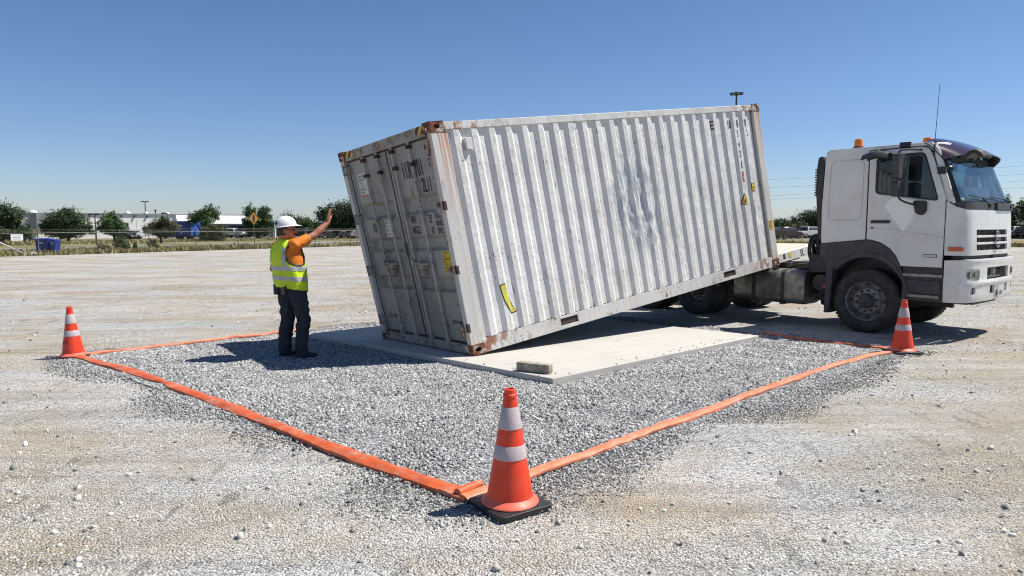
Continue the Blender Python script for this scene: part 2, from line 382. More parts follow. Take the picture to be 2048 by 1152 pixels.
def cont_mat(name, base, dirt, streak, rustlo=.66):
    """weathered container paint in the container's own length/width/height coordinates"""
    m, nt, bs = new_mat(name); v = coords(nt, 'loc'); vs_ = coords(nt, 'loc', (14, 14, .7))
    c = mixc(nt, ramp(nt, nz(nt, v, 1.3, 6, .65), [(.35, 0), (.7, 1)]), base, dirt)
    c = mixc(nt, mathn(nt, 'MULTIPLY', ramp(nt, nz(nt, vs_, 1.0, 5, .6), [(.5, 0), (.75, 1)]), streak), c, (.36,.34,.30))
    # chips: small rust-dark flecks
    ch = ramp(nt, nz(nt, v, 26, 3, .6), [(rustlo, 0), (rustlo+.05, 1)])
    big = ramp(nt, nz(nt, v, 2.6, 4, .6), [(.47, 0), (.62, 1)])
    c = mixc(nt, mathn(nt, 'MULTIPLY', ch, big), c, (.13,.055,.028))
    st3 = ramp(nt, nz(nt, coords(nt, 'loc', (60, 60, 2.2)), 1.0, 4, .6), [(.62, 0), (.70, .38)]); c = mixc(nt, mathn(nt, 'MULTIPLY', st3, big), c, (.30,.22,.15))
    # scratches
    sc = ramp(nt, nz(nt, coords(nt, 'loc', (40, 5, 6)), 1.1, 3, .5), [(.665, 0), (.70, .7)])
    c = mixc(nt, sc, c, (.16,.15,.15))
    nt.links.new(c, bs.inputs['Base Color']); bs.inputs['Roughness'].default_value = .55; bs.inputs['Specular IOR Level'].default_value = .35
    bump(nt, nz(nt, v, 9, 4, .6), .25, .012, bs)
    return m, nt, bs, c, v
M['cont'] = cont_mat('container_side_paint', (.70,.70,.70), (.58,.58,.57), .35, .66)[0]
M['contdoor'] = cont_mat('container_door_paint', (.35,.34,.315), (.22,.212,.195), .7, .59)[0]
def side_mat():
    m, nt, bs, c, v = cont_mat('container_corrugated_side', (.72,.71,.69), (.58,.57,.545), .32, .645)
    # scraped grey-blue smear in the middle of the side, as a mark of its own
    sp = N(nt, 'ShaderNodeSeparateXYZ'); nt.links.new(v, sp.inputs[0])
    dx = mathn(nt, 'DIVIDE', mathn(nt, 'SUBTRACT', mathn(nt, 'ADD', sp.outputs[0], mathn(nt, 'MULTIPLY', nz(nt, v, 5, 4), .7)), 3.36), .50)
    dz = mathn(nt, 'DIVIDE', mathn(nt, 'SUBTRACT', mathn(nt, 'ADD', sp.outputs[2], mathn(nt, 'MULTIPLY', nz(nt, v, 4, 4), .5)), 1.62), .80)
    r2 = mathn(nt, 'ADD', mathn(nt, 'POWER', mathn(nt, 'ABSOLUTE', dx), 2.0), mathn(nt, 'POWER', mathn(nt, 'ABSOLUTE', dz), 2.0))
    msk = ramp(nt, r2, [(.35, .75), (1.0, 0)])
    st = ramp(nt, nz(nt, coords(nt, 'loc', (9, 1, 1.5)), 2, 5, .7), [(.42, .2), (.55, 1)])
    c2 = mixc(nt, mathn(nt, 'MULTIPLY', msk, st), c, (.33,.36,.41))
    nt.links.new(c2, bs.inputs['Base Color'])
    bmp_ = [n for n in nt.nodes if n.type == 'BUMP'][0]
    h = mathn(nt, 'ADD', mathn(nt, 'MULTIPLY', nz(nt, v, 3.2, 4, .6), 2.0), mathn(nt, 'MULTIPLY', nz(nt, v, 11, 3, .6), .6))
    nt.links.new(h, bmp_.inputs['Height']); bmp_.inputs['Strength'].default_value = .35; bmp_.inputs['Distance'].default_value = .03
    return m
M['contside'] = side_mat(); M['bar'] = cont_mat('locking_bar_paint', (.46,.45,.42), (.30,.28,.25), .6, .57)[0]
def rust_mat(name, cover, paintcol):
    m, nt, bs = new_mat(name); v = coords(nt, 'loc')
    r = mixc(nt, ramp(nt, nz(nt, v, 22, 5, .7), [(.35,0),(.7,1)]), (.055,.022,.016), (.27,.085,.035))
    c = mixc(nt, ramp(nt, nz(nt, v, 7, 6, .7), [(cover, 1), (cover+.1, 0)]), paintcol, r)
    nt.links.new(c, bs.inputs['Base Color']); bs.inputs['Roughness'].default_value = .85
    bump(nt, nz(nt, v, 30, 4, .7), .6, .01, bs); return m
M['rust'] = rust_mat('rusty_corner_casting', .50, (.50,.46,.40)); M['rustdark'] = rust_mat('dark_rusty_steel', .40, (.035,.032,.03)); M['rusthinge'] = rust_mat('rust_spotted_hinge', .44, (.36,.34,.31))
def post_mat(name, base, near_top=True):
    m, nt, bs, c, v = cont_mat(name, base, tuple(x*.86 for x in base), .3, .63)
    sp = N(nt, 'ShaderNodeSeparateXYZ'); nt.links.new(v, sp.inputs[0])
    topm = ramp(nt, mathn(nt, 'DIVIDE', sp.outputs[2], 2.6), [(0, .85), (.03, .75), (.12, 0), (.55, 0), (.80, .45), (1, 1)])
    st = ramp(nt, nz(nt, coords(nt, 'loc', (26, 26, .5)), 1.4, 3, .6), [(.46, 0), (.60, 1)])
    c2 = mixc(nt, mathn(nt, 'MULTIPLY', topm, st), c, (.42,.14,.045))
    nt.links.new(c2, bs.inputs['Base Color']); return m
def rail_mat():
    m, nt, bs, c, v = cont_mat('container_rail_paint', (.64,.635,.61), (.52,.51,.48), .3, .60)
    sp = N(nt, 'ShaderNodeSeparateXYZ'); nt.links.new(v, sp.inputs[0])
    ends = ramp(nt, mathn(nt, 'DIVIDE', sp.outputs[0], 6.06), [(0, 1), (.05, .9), (.17, .3), (.2, .08), (.87, .08), (.93, .8), (1, .9)])
    k = ramp(nt, nz(nt, coords(nt, 'loc', (1, 1, .6)), 7, 5, .65), [(.50, 0), (.57, 1)])
    c2 = mixc(nt, mathn(nt, 'MULTIPLY', ends, k), c, (.26,.095,.04)); nt.links.new(c2, bs.inputs['Base Color']); return m
M['rail'] = rail_mat()
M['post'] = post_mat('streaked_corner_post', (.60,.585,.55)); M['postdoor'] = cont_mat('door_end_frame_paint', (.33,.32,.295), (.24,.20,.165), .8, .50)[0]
def hazard_mat():
    m, nt, bs = new_mat('hazard_stripes'); v = coords(nt, 'loc')
    w_ = N(nt, 'ShaderNodeTexWave'); w_.wave_type = 'BANDS'; w_.bands_direction = 'DIAGONAL'; w_.inputs['Scale'].default_value = 4.2
    nt.links.new(v, w_.inputs[0])
    c = mixc(nt, ramp(nt, w_.outputs['Fac'], [(.45, 0), (.5, 1)]), (.03,.025,.02), (.68,.36,.03))
    c = mixc(nt, ramp(nt, nz(nt, v, 9, 5, .7), [(.55, 0), (.65, .8)]), c, (.25,.09,.04))
    nt.links.new(c, bs.inputs['Base Color']); bs.inputs['Roughness'].default_value = .7; return m
M['hazard'] = hazard_mat()
def plank_mat():
    m, nt, bs = new_mat('pale_tray_planks'); v = coords(nt, 'loc')
    c = mixc(nt, nz(nt, coords(nt, 'loc', (1.2, 14, 1)), 2, 5), (.62,.58,.49), (.46,.42,.34))
    nt.links.new(c, bs.inputs['Base Color']); bs.inputs['Roughness'].default_value = .8; return m
M['plank'] = plank_mat()
def band_mat():
    m, nt, bs = new_mat('cone_reflective_collar'); v = coords(nt)
    c = mixc(nt, nz(nt, v, 40, 4, .8), (.50,.42,.42), (.36,.30,.31))
    ch = N(nt, 'ShaderNodeTexVoronoi'); ch.inputs['Scale'].default_value = 90; nt.links.new(v, ch.inputs[0])
    c = mixc(nt, .5, c, ramp(nt, ch.outputs['Distance'], [(0, .8), (.5, 1.25)]), 'MULTIPLY')
    nt.links.new(c, bs.inputs['Base Color']); bs.inputs['Roughness'].default_value = .35; return m
M['band'] = band_mat()
def leaf_mat(name, a, b):
    m, nt, bs = new_mat(name)
    at_ = N(nt, 'ShaderNodeAttribute'); at_.attribute_name = 'shade'
    c = mixc(nt, at_.outputs['Fac'], a, b)
    nt.links.new(c, bs.inputs['Base Color']); bs.inputs['Roughness'].default_value = .6; bs.inputs['Specular IOR Level'].default_value = .25
    return m
M['leafdark'] = leaf_mat('dark_foliage', (.010,.022,.010), (.060,.10,.034))
M['leafmid'] = leaf_mat('mid_green_foliage', (.014,.034,.012), (.095,.165,.045))
M['leafolive'] = leaf_mat('olive_foliage', (.05,.055,.022), (.12,.12,.05))
M['grassblade'] = leaf_mat('dry_grass_blades', (.10,.11,.03), (.36,.31,.16))

# ------------------------------------------------------------------ ground, verge, road
def poly_sheet(name, pts, z, mat, kind='structure'):
    mb = MB(); tris = tessellate_polygon([[Vector((p[0], p[1], 0)) for p in pts]])
    mb.add([(p[0], p[1], z) for p in pts], [tuple(t) for t in tris])
    o = mb.build(name, mat, smooth=0)
    me = o.data
    if me.polygons and sum(p.normal.z for p in me.polygons) < 0: me.flip_normals()
    return tag(o, kind=kind)
poly_sheet('ground', [(-900,-60),(900,-60),(900,1600),(-900,1600)], 0, M['ground'])
inner = [(-110,-75),(-60,-8),(-26,37.2),(-13,54.5),(5,61),(20,58),(37,52.3),(90,33),(150,0)]
poly_sheet('grass_verge', inner + [(900,0),(900,1500),(-900,1500),(-900,-75)], .006, M['verge'])
def strip(name, line, wd, z, mat):
    mb = MB(); L = [Vector((*p, 0)) for p in line]; vs = []
    for i, p in enumerate(L):
        d = (L[min(i+1,len(L)-1)] - L[max(i-1,0)]).normalized(); n = Vector((-d.y, d.x, 0))
        vs += [p + n*wd/2 + Vector((0,0,z)), p - n*wd/2 + Vector((0,0,z))]
    mb.add(vs, [(2*i, 2*i+1, 2*i+3, 2*i+2) for i in range(len(L)-1)])
    return tag(mb.build(name, mat, smooth=0), kind='structure')
road_line = [(-100,-40),(-34.5,46.5),(-22,63.5),(-10,74),(5,82),(25,84),(50,80),(80,72),(200,40)]
strip('road', road_line, 4.6, .012, M['asphalt'])
strip('car_park', [(-90,88),(-60,90),(0,108),(40,108),(95,98)], 14, .009, M['asphalt'])

# gravel bed inside the tape
rng = np.random.default_rng(7)
cornerN, cornerL, cornerR = at(940,1000), at(147,716), at(1800,706)
backc = Vector((0.6, 13.6, 0))
quad = [cornerN, cornerR, backc, cornerL]
def in_quad(x, y, grow=0.0):
    ok = np.ones_like(x, dtype=bool); cx = sum(p.x for p in quad)/4; cy = sum(p.y for p in quad)/4
    dmin = np.full_like(x, 1e9)
    for i in range(4):
        a, b = quad[i], quad[(i+1) % 4]; d = (b-a).normalized(); nx, ny = -d.y, d.x
        s = (x-a.x)*nx + (y-a.y)*ny; sc = (cx-a.x)*nx + (cy-a.y)*ny
        s = s*np.sign(sc); dmin = np.minimum(dmin, s)
    return dmin
def bedz(x, y):
    d = float(in_quad(np.array([x]), np.array([y]))[0])
    k = min(max(d/.5, 0), 1); k = k*k*(3-2*k)
    return .007 + k*(.022 + .022*noise.noise((x*1.1, y*1.1, 0)) + .012*noise.noise((x*3.1, y*3.1, 3)))
mb = MB()
nx_, ny_ = 150, 120; X0, X1, Y0, Y1 = -6.2, 6.0, 3.4, 13.8
grid_idx = {}
for j in range(ny_+1):
    for i in range(nx_+1):
        x = X0+(X1-X0)*i/nx_; y = Y0+(Y1-Y0)*j/ny_; grid_idx[(i,j)] = len(mb.v); mb.v.append((x, y, bedz(x, y)))
dq = in_quad(np.array([v[0] for v in mb.v]), np.array([v[1] for v in mb.v]))
for j in range(ny_):
    for i in range(nx_):
        q = [grid_idx[(i,j)], grid_idx[(i+1,j)], grid_idx[(i+1,j+1)], grid_idx[(i,j+1)]]
        if min(dq[k] for k in q) > -.05: mb.f.append(q); mb.mi.append(0)
tag(mb.build('gravel_bed', M['bed'], normals=False), kind='structure')

def stones(name, P, size, shade, mat, label, cat):
    """one mesh of angular stones: P (n,3) centres, size (n,), shade (n,)"""
    n = len(P)
    base = np.array([(-1,-1,-1),(1,-1,-1),(1,1,-1),(-1,1,-1),(-1,-1,1),(1,-1,1),(1,1,1),(-1,1,1)], float)*.5
    V = base[None] * (1 + rng.uniform(-.38, .3, (n, 8, 3)))
    V *= np.stack([np.ones(n), rng.uniform(.55, .95, n), rng.uniform(.45, .8, n)], 1)[:, None]
    q = rng.normal(size=(n, 4)); q[:, 1:3] *= .5; q /= np.linalg.norm(q, axis=1)[:, None]
    a, b, c, d = q.T
    Rm = np.stack([a*a+b*b-c*c-d*d, 2*(b*c-a*d), 2*(b*d+a*c), 2*(b*c+a*d), a*a-b*b+c*c-d*d, 2*(c*d-a*b), 2*(b*d-a*c), 2*(c*d+a*b), a*a-b*b-c*c+d*d], 1).reshape(n,3,3)
    V = np.einsum('nij,nkj->nki', Rm, V) * size[:, None, None] + P[:, None]
    F = np.array([(0,3,2,1),(4,5,6,7),(0,1,5,4),(1,2,6,5),(2,3,7,6),(3,0,4,7)])
    Fa = (F[None] + (np.arange(n)*8)[:, None, None]).reshape(-1)
    me = bpy.data.meshes.new(name); me.vertices.add(n*8); me.vertices.foreach_set('co', V.reshape(-1))
    me.loops.add(n*24); me.loops.foreach_set('vertex_index', Fa.astype(np.int32))
    me.polygons.add(n*6); me.polygons.foreach_set('loop_start', (np.arange(n*6)*4).astype(np.int32))
    at_ = me.attributes.new('shade', 'FLOAT', 'POINT'); at_.data.foreach_set('value', np.repeat(shade, 8))
    me.materials.append(mat); me.update(calc_edges=True)
    o = bpy.data.objects.new(name, me); C.objects.link(o)
    return tag(o, label, cat, kind='stuff')
def vnoise(x, y, s, seed=0.0):
    return np.array([noise.noise((float(a)*s, float(b)*s, seed)) for a, b in zip(x, y)])
def wedge(n, d0, d1, power=1.0, spread=.80):
    u = rng.random(n); D = d0*(d1/d0)**(u**power); X = rng.uniform(-spread, spread, n)*D; return X, D
slabN, slabR_, slabL_ = at(1105,757,.1), at(1518,671,.1), at(620,667,.1)
slab_pts = [slabN, slabR_, slabR_ + slabL_ - slabN, slabL_]
def in_slab(x, y):
    a = slabN; u1 = slabR_-slabN; u2 = slabL_-slabN; det = u1.x*u2.y-u1.y*u2.x
    s = ((x-a.x)*u2.y-(y-a.y)*u2.x)/det; t = (u1.x*(y-a.y)-u1.y*(x-a.x))/det
    return (s > 0) & (s < 1) & (t > 0) & (t < 1)
# dense gravel, thinning a little outside the tape
n = 600000
X = rng.uniform(-6.6, 6.4, n); Y = rng.uniform(3.3, 12.5, n)
d = in_quad(X, Y); keep = (np.abs(X) < Y*.80+.3) & ~in_slab(X, Y) & (d > -.65)
X, Y, d = X[keep], Y[keep], d[keep]
nn = vnoise(X, Y, .9, 5)
pr = np.where(d > -.04, 1.0, np.clip(.55 + d/.8 + nn*.8, 0, 1)) * np.clip(1.25 - (Y-3.3)/14, .5, 1)
keep = rng.random(len(X)) < pr; X, Y, d = X[keep], Y[keep], d[keep]
Z = np.array([bedz(a, b) for a, b in zip(X, Y)])
sz = rng.uniform(.011, .024, len(X)) * np.where(rng.random(len(X)) < .05, 1.5, 1) * np.clip(.85+(Y-4)/16, .82, 1.35) * np.where(d < 0, np.clip(.9+d*.7, .35, 1), 1)
bump2 = vnoise(X, Y, 2.2, 9)
stones('gravel', np.stack([X, Y, Z + sz*.12 + np.clip(bump2, -.2, .5)*.022], 1), sz, np.clip(rng.beta(2.6, 2.0, len(X)), 0, 1), M['stone'],
       'loose bluish grey crushed gravel inside and along the orange strap', 'gravel')
# thin scatter of small stones over the open lot
X, Y = wedge(190000, 2.6, 24, .95)
d = in_quad(X, Y); nn = vnoise(X, Y, .8, 2)
keep = (d < -.02) & (rng.random(len(X)) < np.clip(.45 + nn*1.7, .06, 1)) & ~in_slab(X, Y); X, Y = X[keep], Y[keep]
sz = rng.uniform(.004, .0125, len(X)) * (1 + (Y-3)*.05)
stones('loose_grit', np.stack([X, Y, -sz*.06], 1), sz, np.clip(rng.beta(3.0, 1.9, len(X)), 0, 1), M['stone_tan'],
       'small pale stones scattered over the compacted dusty lot', 'stones')
X, Y = wedge(900, 2.6, 20, .9)
d = in_quad(X, Y); keep = (d < -.1) & ~in_slab(X, Y); X, Y = X[keep], Y[keep]
sz = rng.uniform(.014, .030, len(X)) * (1+(rng.random(len(X)) < .08)*.5)
stones('scattered_stones', np.stack([X, Y, sz*.18], 1), sz, np.clip(rng.choice([.2,.45,.7,.85,.95], len(X)) + rng.normal(0,.04,len(X)), 0, 1), M['stone_tan'],
       'larger single stones scattered on the lot, some dark and some pale', 'stones')

# stones kicked up onto the edges of the slab
n = 1500; e_u, e_v = slabR_-slabN, slabL_-slabN; k = rng.random(n) < .5; t_ = rng.random(n); q_ = np.abs(rng.normal(0, .035, n)) + .002
u_ = np.where(k, t_, q_); v_ = np.where(k, q_, t_); X = slabN.x + e_u.x*u_ + e_v.x*v_; Y = slabN.y + e_u.y*u_ + e_v.y*v_
sz = rng.uniform(.008, .017, n); keep = rng.random(n) < .05
stones('stones_on_slab', np.stack([X, Y, .1+sz*.25], 1)[keep], sz[keep], rng.beta(2.4, 2.0, n)[keep], M['stone'], 'loose grey stones kicked onto the edges of the concrete slab', 'stones')
# ------------------------------------------------------------------ slab and timber block
mb = MB(); cx, cy = sum(p.x for p in slab_pts)/4, sum(p.y for p in slab_pts)/4
mb.hexa([(p.x-cx, p.y-cy, -.05) for p in slab_pts] + [(p.x-cx, p.y-cy, .1) for p in slab_pts])
o = mb.build('concrete_slab', M['slab'], bevel=.008); o.location = (cx, cy, 0)
tag(o, 'pale flat concrete slab under the tipped container', 'slab')
b0, b1, b2 = at(1032,742,.1), at(1098,749,.1), at(1110,741,.1)
dv = (b1-b0); dn = Vector((-dv.y, dv.x, 0)).normalized()*.10; mb = MB()
mid = b0 + dv*.5
P4 = [b0-mid, b1-mid, b1-mid+dn, b0-mid+dn]
mb.hexa([(p.x, p.y, .002) for p in P4] + [(p.x*.99, p.y*.99+.002, .098) for p in P4])
o = mb.build('timber_block', M['wood'], bevel=.008); o.location = (mid.x, mid.y, .1)
tag(o, 'short weathered timber block lying on the front corner of the concrete slab', 'block')

# ------------------------------------------------------------------ orange straps
def spline(pts, n):
    P = [Vector(p) for p in pts]; P = [P[0]*2-P[1]] + P + [P[-1]*2-P[-2]]; out = []
    for i in range(1, len(P)-2):
        for k in range(n):
            t = k/n; a, b, c, d_ = P[i-1], P[i], P[i+1], P[i+2]
            out.append(.5*((2*b) + (c-a)*t + (2*a-5*b+4*c-d_)*t*t + (3*b-a-3*c+d_)*t**3))
    out.append(P[-2]); return out
def strap(pix, wd, label, seed, lift=.028, twist=None, mat='tape'):
    pts = spline([at(*p) for p in pix], 30); o0 = pts[len(pts)//2].copy(); rows = []
    rd = random.Random(seed); mb = MB(); m = 6
    L = 0
    for i, p in enumerate(pts):
        d_ = (pts[min(i+1,len(pts)-1)] - pts[max(i-1,0)]).normalized(); nrm = Vector((-d_.y, d_.x, 0))
        if i: L += (p-pts[i-1]).length
        zb = bedz(p.x, p.y)*.8 + .030 + .012*noise.noise((L*2.2, seed, 0)) + .007*noise.noise((L*9, seed, 1)); side = .012*noise.noise((L*1.2, seed, 5)) + .006*noise.noise((L*7, seed, 6))
        roll = .16*noise.noise((L*.9, seed, 9)) + .05; ww = wd*(1+.12*noise.noise((L*1.7, seed, 2)))
        if twist:
            k = min(abs(L-twist)/.25, 1); ww *= .45+.55*k
        for k in range(m+1):
            a = k/m-.5; crown = .012*math.cos(a*math.pi) + .009*noise.noise((L*6, a*5, seed+.5))
            q = p + nrm*(a*ww+side) + Vector((0,0, zb + a*ww*roll + crown)); rows.append(q)
    N1 = len(rows)
    vs = [tuple(q-o0) for q in rows] + [tuple(q-o0-Vector((0,0,lift*.55))) for q in rows]
    fs = []; w_ = m+1
    for i in range(len(pts)-1):
        for k in range(m):
            a = i*w_+k; fs += [(a, a+1, a+1+w_, a+w_), (N1+a, N1+a+w_, N1+a+1+w_, N1+a+1)]
        a = i*w_; fs.append((a, a+w_, N1+a+w_, N1+a)); a += m; fs.append((a, N1+a, N1+a+w_, a+w_))
    fs.append(tuple(range(m, -1, -1)) + tuple(N1+k for k in range(m+1)))
    e = (len(pts)-1)*w_; fs.append(tuple(e+k for k in range(m+1)) + tuple(N1+e+k for k in range(m, -1, -1)))
    mb.add(vs, fs); o = mb.build('marking_strap', M[mat], smooth=50); o.location = o0
    return tag(o, label, 'strap', 'orange straps marking out the gravel square')
s1 = strap([(150,716),(240,741),(340,775),(468,824),(560,861),(700,917),(820,960),(942,1003)], .115,
      'wide orange strap from the left cone down to the nearest cone, folded part way', 1, .05, twist=2.35)
strap([(926,1006),(1010,976),(1100,942),(1230,893),(1340,854),(1500,795),(1640,745),(1720,721),(1790,706)], .088,
      'paler orange strap from the nearest cone up to the cone beside the truck', 2, mat='tape_pale')
strap([(150,716),(230,707),(330,695),(430,683),(520,673),(600,663)], .07,
      'thin orange strap from the left cone back behind the worker to the slab', 3, mat='tape_pale')
strap([(1526,669),(1580,678),(1650,688),(1720,696),(1790,703)], .07,
      'short orange strap between the right corner of the slab and the cone by the truck', 4)
# rolled end of the folded strap by the nearest cone (a piece of the first strap)
pa, pb = at(915,1000), at(962,978); mb = MB(); dd = (pb-pa); o0 = s1.location
mb.tube([pa - o0 + dd*t + Vector((0,0,.040)) for t in (0,.25,.5,.75,1)], [.030,.033,.030,.027,.022], 12)
mb.build('rolled_fold', M['tape'], s1)

# ------------------------------------------------------------------ cones
def cone(loc, rz, s, label, text=None, tilt=0):
    t = thing('traffic_cone', label, 'cone', loc, rz, 'traffic cones at the corners of the strap')
    t.scale = (s, s, s); t.rotation_euler = (0, tilt, rz)
    H = .70; rb, rt = .148, .030
    rr = lambda h: rb + (rt-rb)*(h/H)
    mb = MB(); mb.plate(rrect(-.185,.185,-.185,.185,.035), [], .03, lambda a, b, d_: (a, b, .034-d_))
    mb.lathe([(.172,.034),(.168,.040),(.150,.042)], n=32); mb.build('base', M['black'], t, bevel=.006)
    prof = [(rb+.022,.040),(rb+.016,.050),(rb+.004,.058),(rr(.075),.075)]
    mb = MB(); mb.m = 1; mb.lathe(prof, n=40); mb.m = 0
    hs = [.075,.2,.3,.4,.5,.6,.655]
    mb.lathe([(rr(h), h) for h in hs] + [(rr(.655)+.004,.657),(rr(.67)+.004,.672),(rr(.67)-.002,.676),(rt+.002,.70),(rt-.006,.704),(rt-.010,.69),(rt-.012,.60)], n=40)
    mb.build('cone_body', [M['orange_cone'], M['orange_lip']], t)
    for h0, h1 in ((.302,.382),(.475,.602)):
        mb = MB(); mb.lathe([(rr(h0)+.0005,h0),(rr(h0)+.003,h0+.003),(rr(h1)+.003,h1-.003),(rr(h1)+.0005,h1)], n=40); mb.build('reflective_collar', M['band'], t)
    if text:
        mb = MB()
        def mp(a, b):
            h = .205 + b; r = rr(h) + .002; ang = text[1] + (a-.08)/r; return (r*math.cos(ang), r*math.sin(ang), h)
        put_text(mb, text[0], .075, mp, .85, cuts=[.02*k for k in range(1, 10)]); mb.build('lettering', M['letters'], t, smooth=0)
    return t
p = at(1020,1014); cone((p.x, p.y, .004), R_(35), 1.0, 'nearest and largest orange traffic cone, on a black base at the front corner')
p = at(148,716); cone((p.x, p.y, .004), R_(10), .91, 'leftmost orange traffic cone, with black lettering stencilled on its skirt', ('BJ15', R_(-115)), tilt=R_(-2))
p = at(1804,706); cone((p.x, p.y, .004), R_(5), .98, 'orange traffic cone standing in front of the truck wheel on the right')

# ------------------------------------------------------------------ container
cA, cB = Vector((-.456,8.178,.1)), Vector((-.944,8.048,2.819))
cC, cD = Vector((-1.769,9.497,.1)), Vector((-2.391,9.711,2.624))
cE, cF = Vector((4.634,12.096,.958)), Vector((4.137,11.979,3.683))
cG, cH = Vector((3.321,13.415,.958)), Vector((2.689,13.642,3.489))
CL, CW, CH = 6.06, 2.44, 2.59
def cm(s, v, w_):
    a, b, c = s/CL, v/CW, w_/CH
    lo = (cA*(1-a)+cE*a)*(1-b) + (cC*(1-a)+cG*a)*b
    hi = (cB*(1-a)+cF*a)*(1-b) + (cD*(1-a)+cH*a)*b
    return lo*(1-c)+hi*c - cA
cont = thing('shipping_container', 'white and grey weathered shipping container tipped with its door end on the slab', 'container', cA)
def cb(mb, name, mat, parent=cont, **k):
    k.setdefault('smooth', 30); return mb.build(name, mat, parent, mp=cm, loc=True, **k)
# corrugated sides
pitch = .2415; ns = 23; s0 = .245
def prof_pts():
    pts = [(.20, .055), (s0, .055)]
    for i in range(ns):
        b = s0 + .006 + i*pitch
        pts += [(b+.004, .018), (b+.074, .018), (b+.122, .054), (b+.186, .054), (b+.234, .018)] if 0 else [(b, .054), (b+.045, .018), (b+.118, .018), (b+.163, .054)]
    pts += [(5.86, .055)]
    return pts
PP = prof_pts()
def depth(s):
    for (a, da), (b, db) in zip(PP, PP[1:]):
        if a <= s <= b: return da + (db-da)*(s-a)/max(b-a, 1e-9)
    return .055
DENTS = [(2.2,1.15,.05,.07,.02),(3.7,.8,.05,.09,.02),(4.75,.55,.05,.07,.018),(1.95,1.75,.03,.09,.014),(4.25,2.0,.03,.05,.014),(2.6,2.15,.03,.04,.012),(5.15,1.0,.04,.05,.016),(3.05,1.55,.34,.5,.035),(2.85,1.15,.2,.3,.03),(3.25,1.0,.18,.22,.03),(1.93,.62,.13,.14,.03),(3.35,1.25,.1,.1,.028),(5.68,.95,.09,.16,.03),
         (2.35,.55,.1,.12,.02),(.62,1.2,.06,.22,.018),(4.1,1.55,.05,.05,.016),(4.85,1.3,.04,.04,.014),(1.1,2.1,.05,.06,.012),(2.1,1.6,.09,.09,.012),(4.45,.7,.06,.08,.014),(1.45,.9,.05,.1,.014)]
def dent(s, w_):
    r = 0
    for (a, b, ra, rb, dpt) in DENTS:
        q = ((s-a)/ra)**2 + ((w_-b)/rb)**2
        if q < 4: r += .62*dpt*math.exp(-q)*(.30+1.1*noise.noise((s*13, w_*7, a))+.6*noise.noise((s*31, w_*17, a)))
    return r + .002*noise.noise((s*1.5, w_*1.7, 1))
def side_panel(far_side):
    mb = MB(); us = []
    for (a, da), (b, db) in zip(PP, PP[1:]):
        k = 2; us += [(a+(b-a)*j/k) for j in range(k)]
    us.append(PP[-1][0]); nv = 54; zs = [.165 + (2.50-.165)*j/nv for j in range(nv+1)]
    W = len(us)
    for zz in zs:
        for s_ in us:
            y = depth(s_)
            if zz > 2.44 and False: pass
            y += 0 if far_side else dent(s_, zz)
            mb.v.append((s_, CW-y if far_side else y, zz))
    for j in range(nv):
        for i in range(W-1):
            mb.f.append([j*W+i, j*W+i+1, (j+1)*W+i+1, (j+1)*W+i]); mb.mi.append(0)
    return mb
pn = cb(side_panel(False), 'corrugated_side_panel', M['contside'], smooth=26, normals=False)
cb(side_panel(True), 'corrugated_side_panel', M['cont'], smooth=26, normals=False)
# roof with cross ribs, front wall, floor
mb = MB()
mb.grid(lambda a, b: (.1+5.86*a, .05+2.34*b, 2.545 + .012*math.sin(a*5.86/.12*math.pi)), 120, 1); cb(mb, 'roof', M['cont'])
mb = MB()
for i in range(12):
    v0 = .12+i*.183; mb.grid(lambda a, b: ([6.0,5.965,5.965,6.0][min(int(a*3+.001),3)], v0+[0,.045,.1,.145][min(int(a*3+.001),3)], .15+2.3*b), 3, 1)
    mb.grid(lambda a, b: (6.0, v0+.145+.038*a, .15+2.3*b), 1, 1)
cb(mb, 'front_wall', M['cont'])
mb = MB(); mb.box(.08,6.0,.08,2.36,.05,.15); 
for i in range(18): mb.box(.3+i*.31,.38+i*.31,.06,2.38,.0,.049)
cb(mb, 'floor_frame', M['darkmetal'])
# rails
for v0, v1 in ((0.012,.07),(2.37,2.428)):
    mb = MB(); mb.box(.16,5.9,v0,v1,2.492,2.578); cb(mb, 'top_rail', M['rail'], bevel=.006)
def brail(near):
    mb = MB(); out = [(.165,.012),(1.34,.012),(1.34,.155),(1.34,.155),(5.90,.155),(5.90,.012)]
    outer = [(.165,.012),(5.90,.012),(5.90,.162),(.165,.162)]
    holes = [[(1.33,.045),(1.62,.045),(1.62,.135),(1.33,.135)], [(4.60,.045),(4.90,.045),(4.90,.135),(4.60,.135)]]
    if near: mb.plate(outer, holes, .02, lambda a, b, d_: (a, .012+d_, b)); mb.box(.165,5.9,.012,.07,.003,.011)
    else: mb.plate(outer, holes, .02, lambda a, b, d_: (a, 2.428-d_, b)); mb.box(.165,5.9,2.37,2.428,.003,.011)
    return cb(mb, 'bottom_rail', M['rail'], smooth=30)
brail(True); brail(False)
for s_ in (1.475, 4.75):
    mb = MB(); mb.box(s_-.145, s_+.145, .034, 2.406, .046, .134); 
    cb(mb, 'forklift_pocket', M['rustdark'])
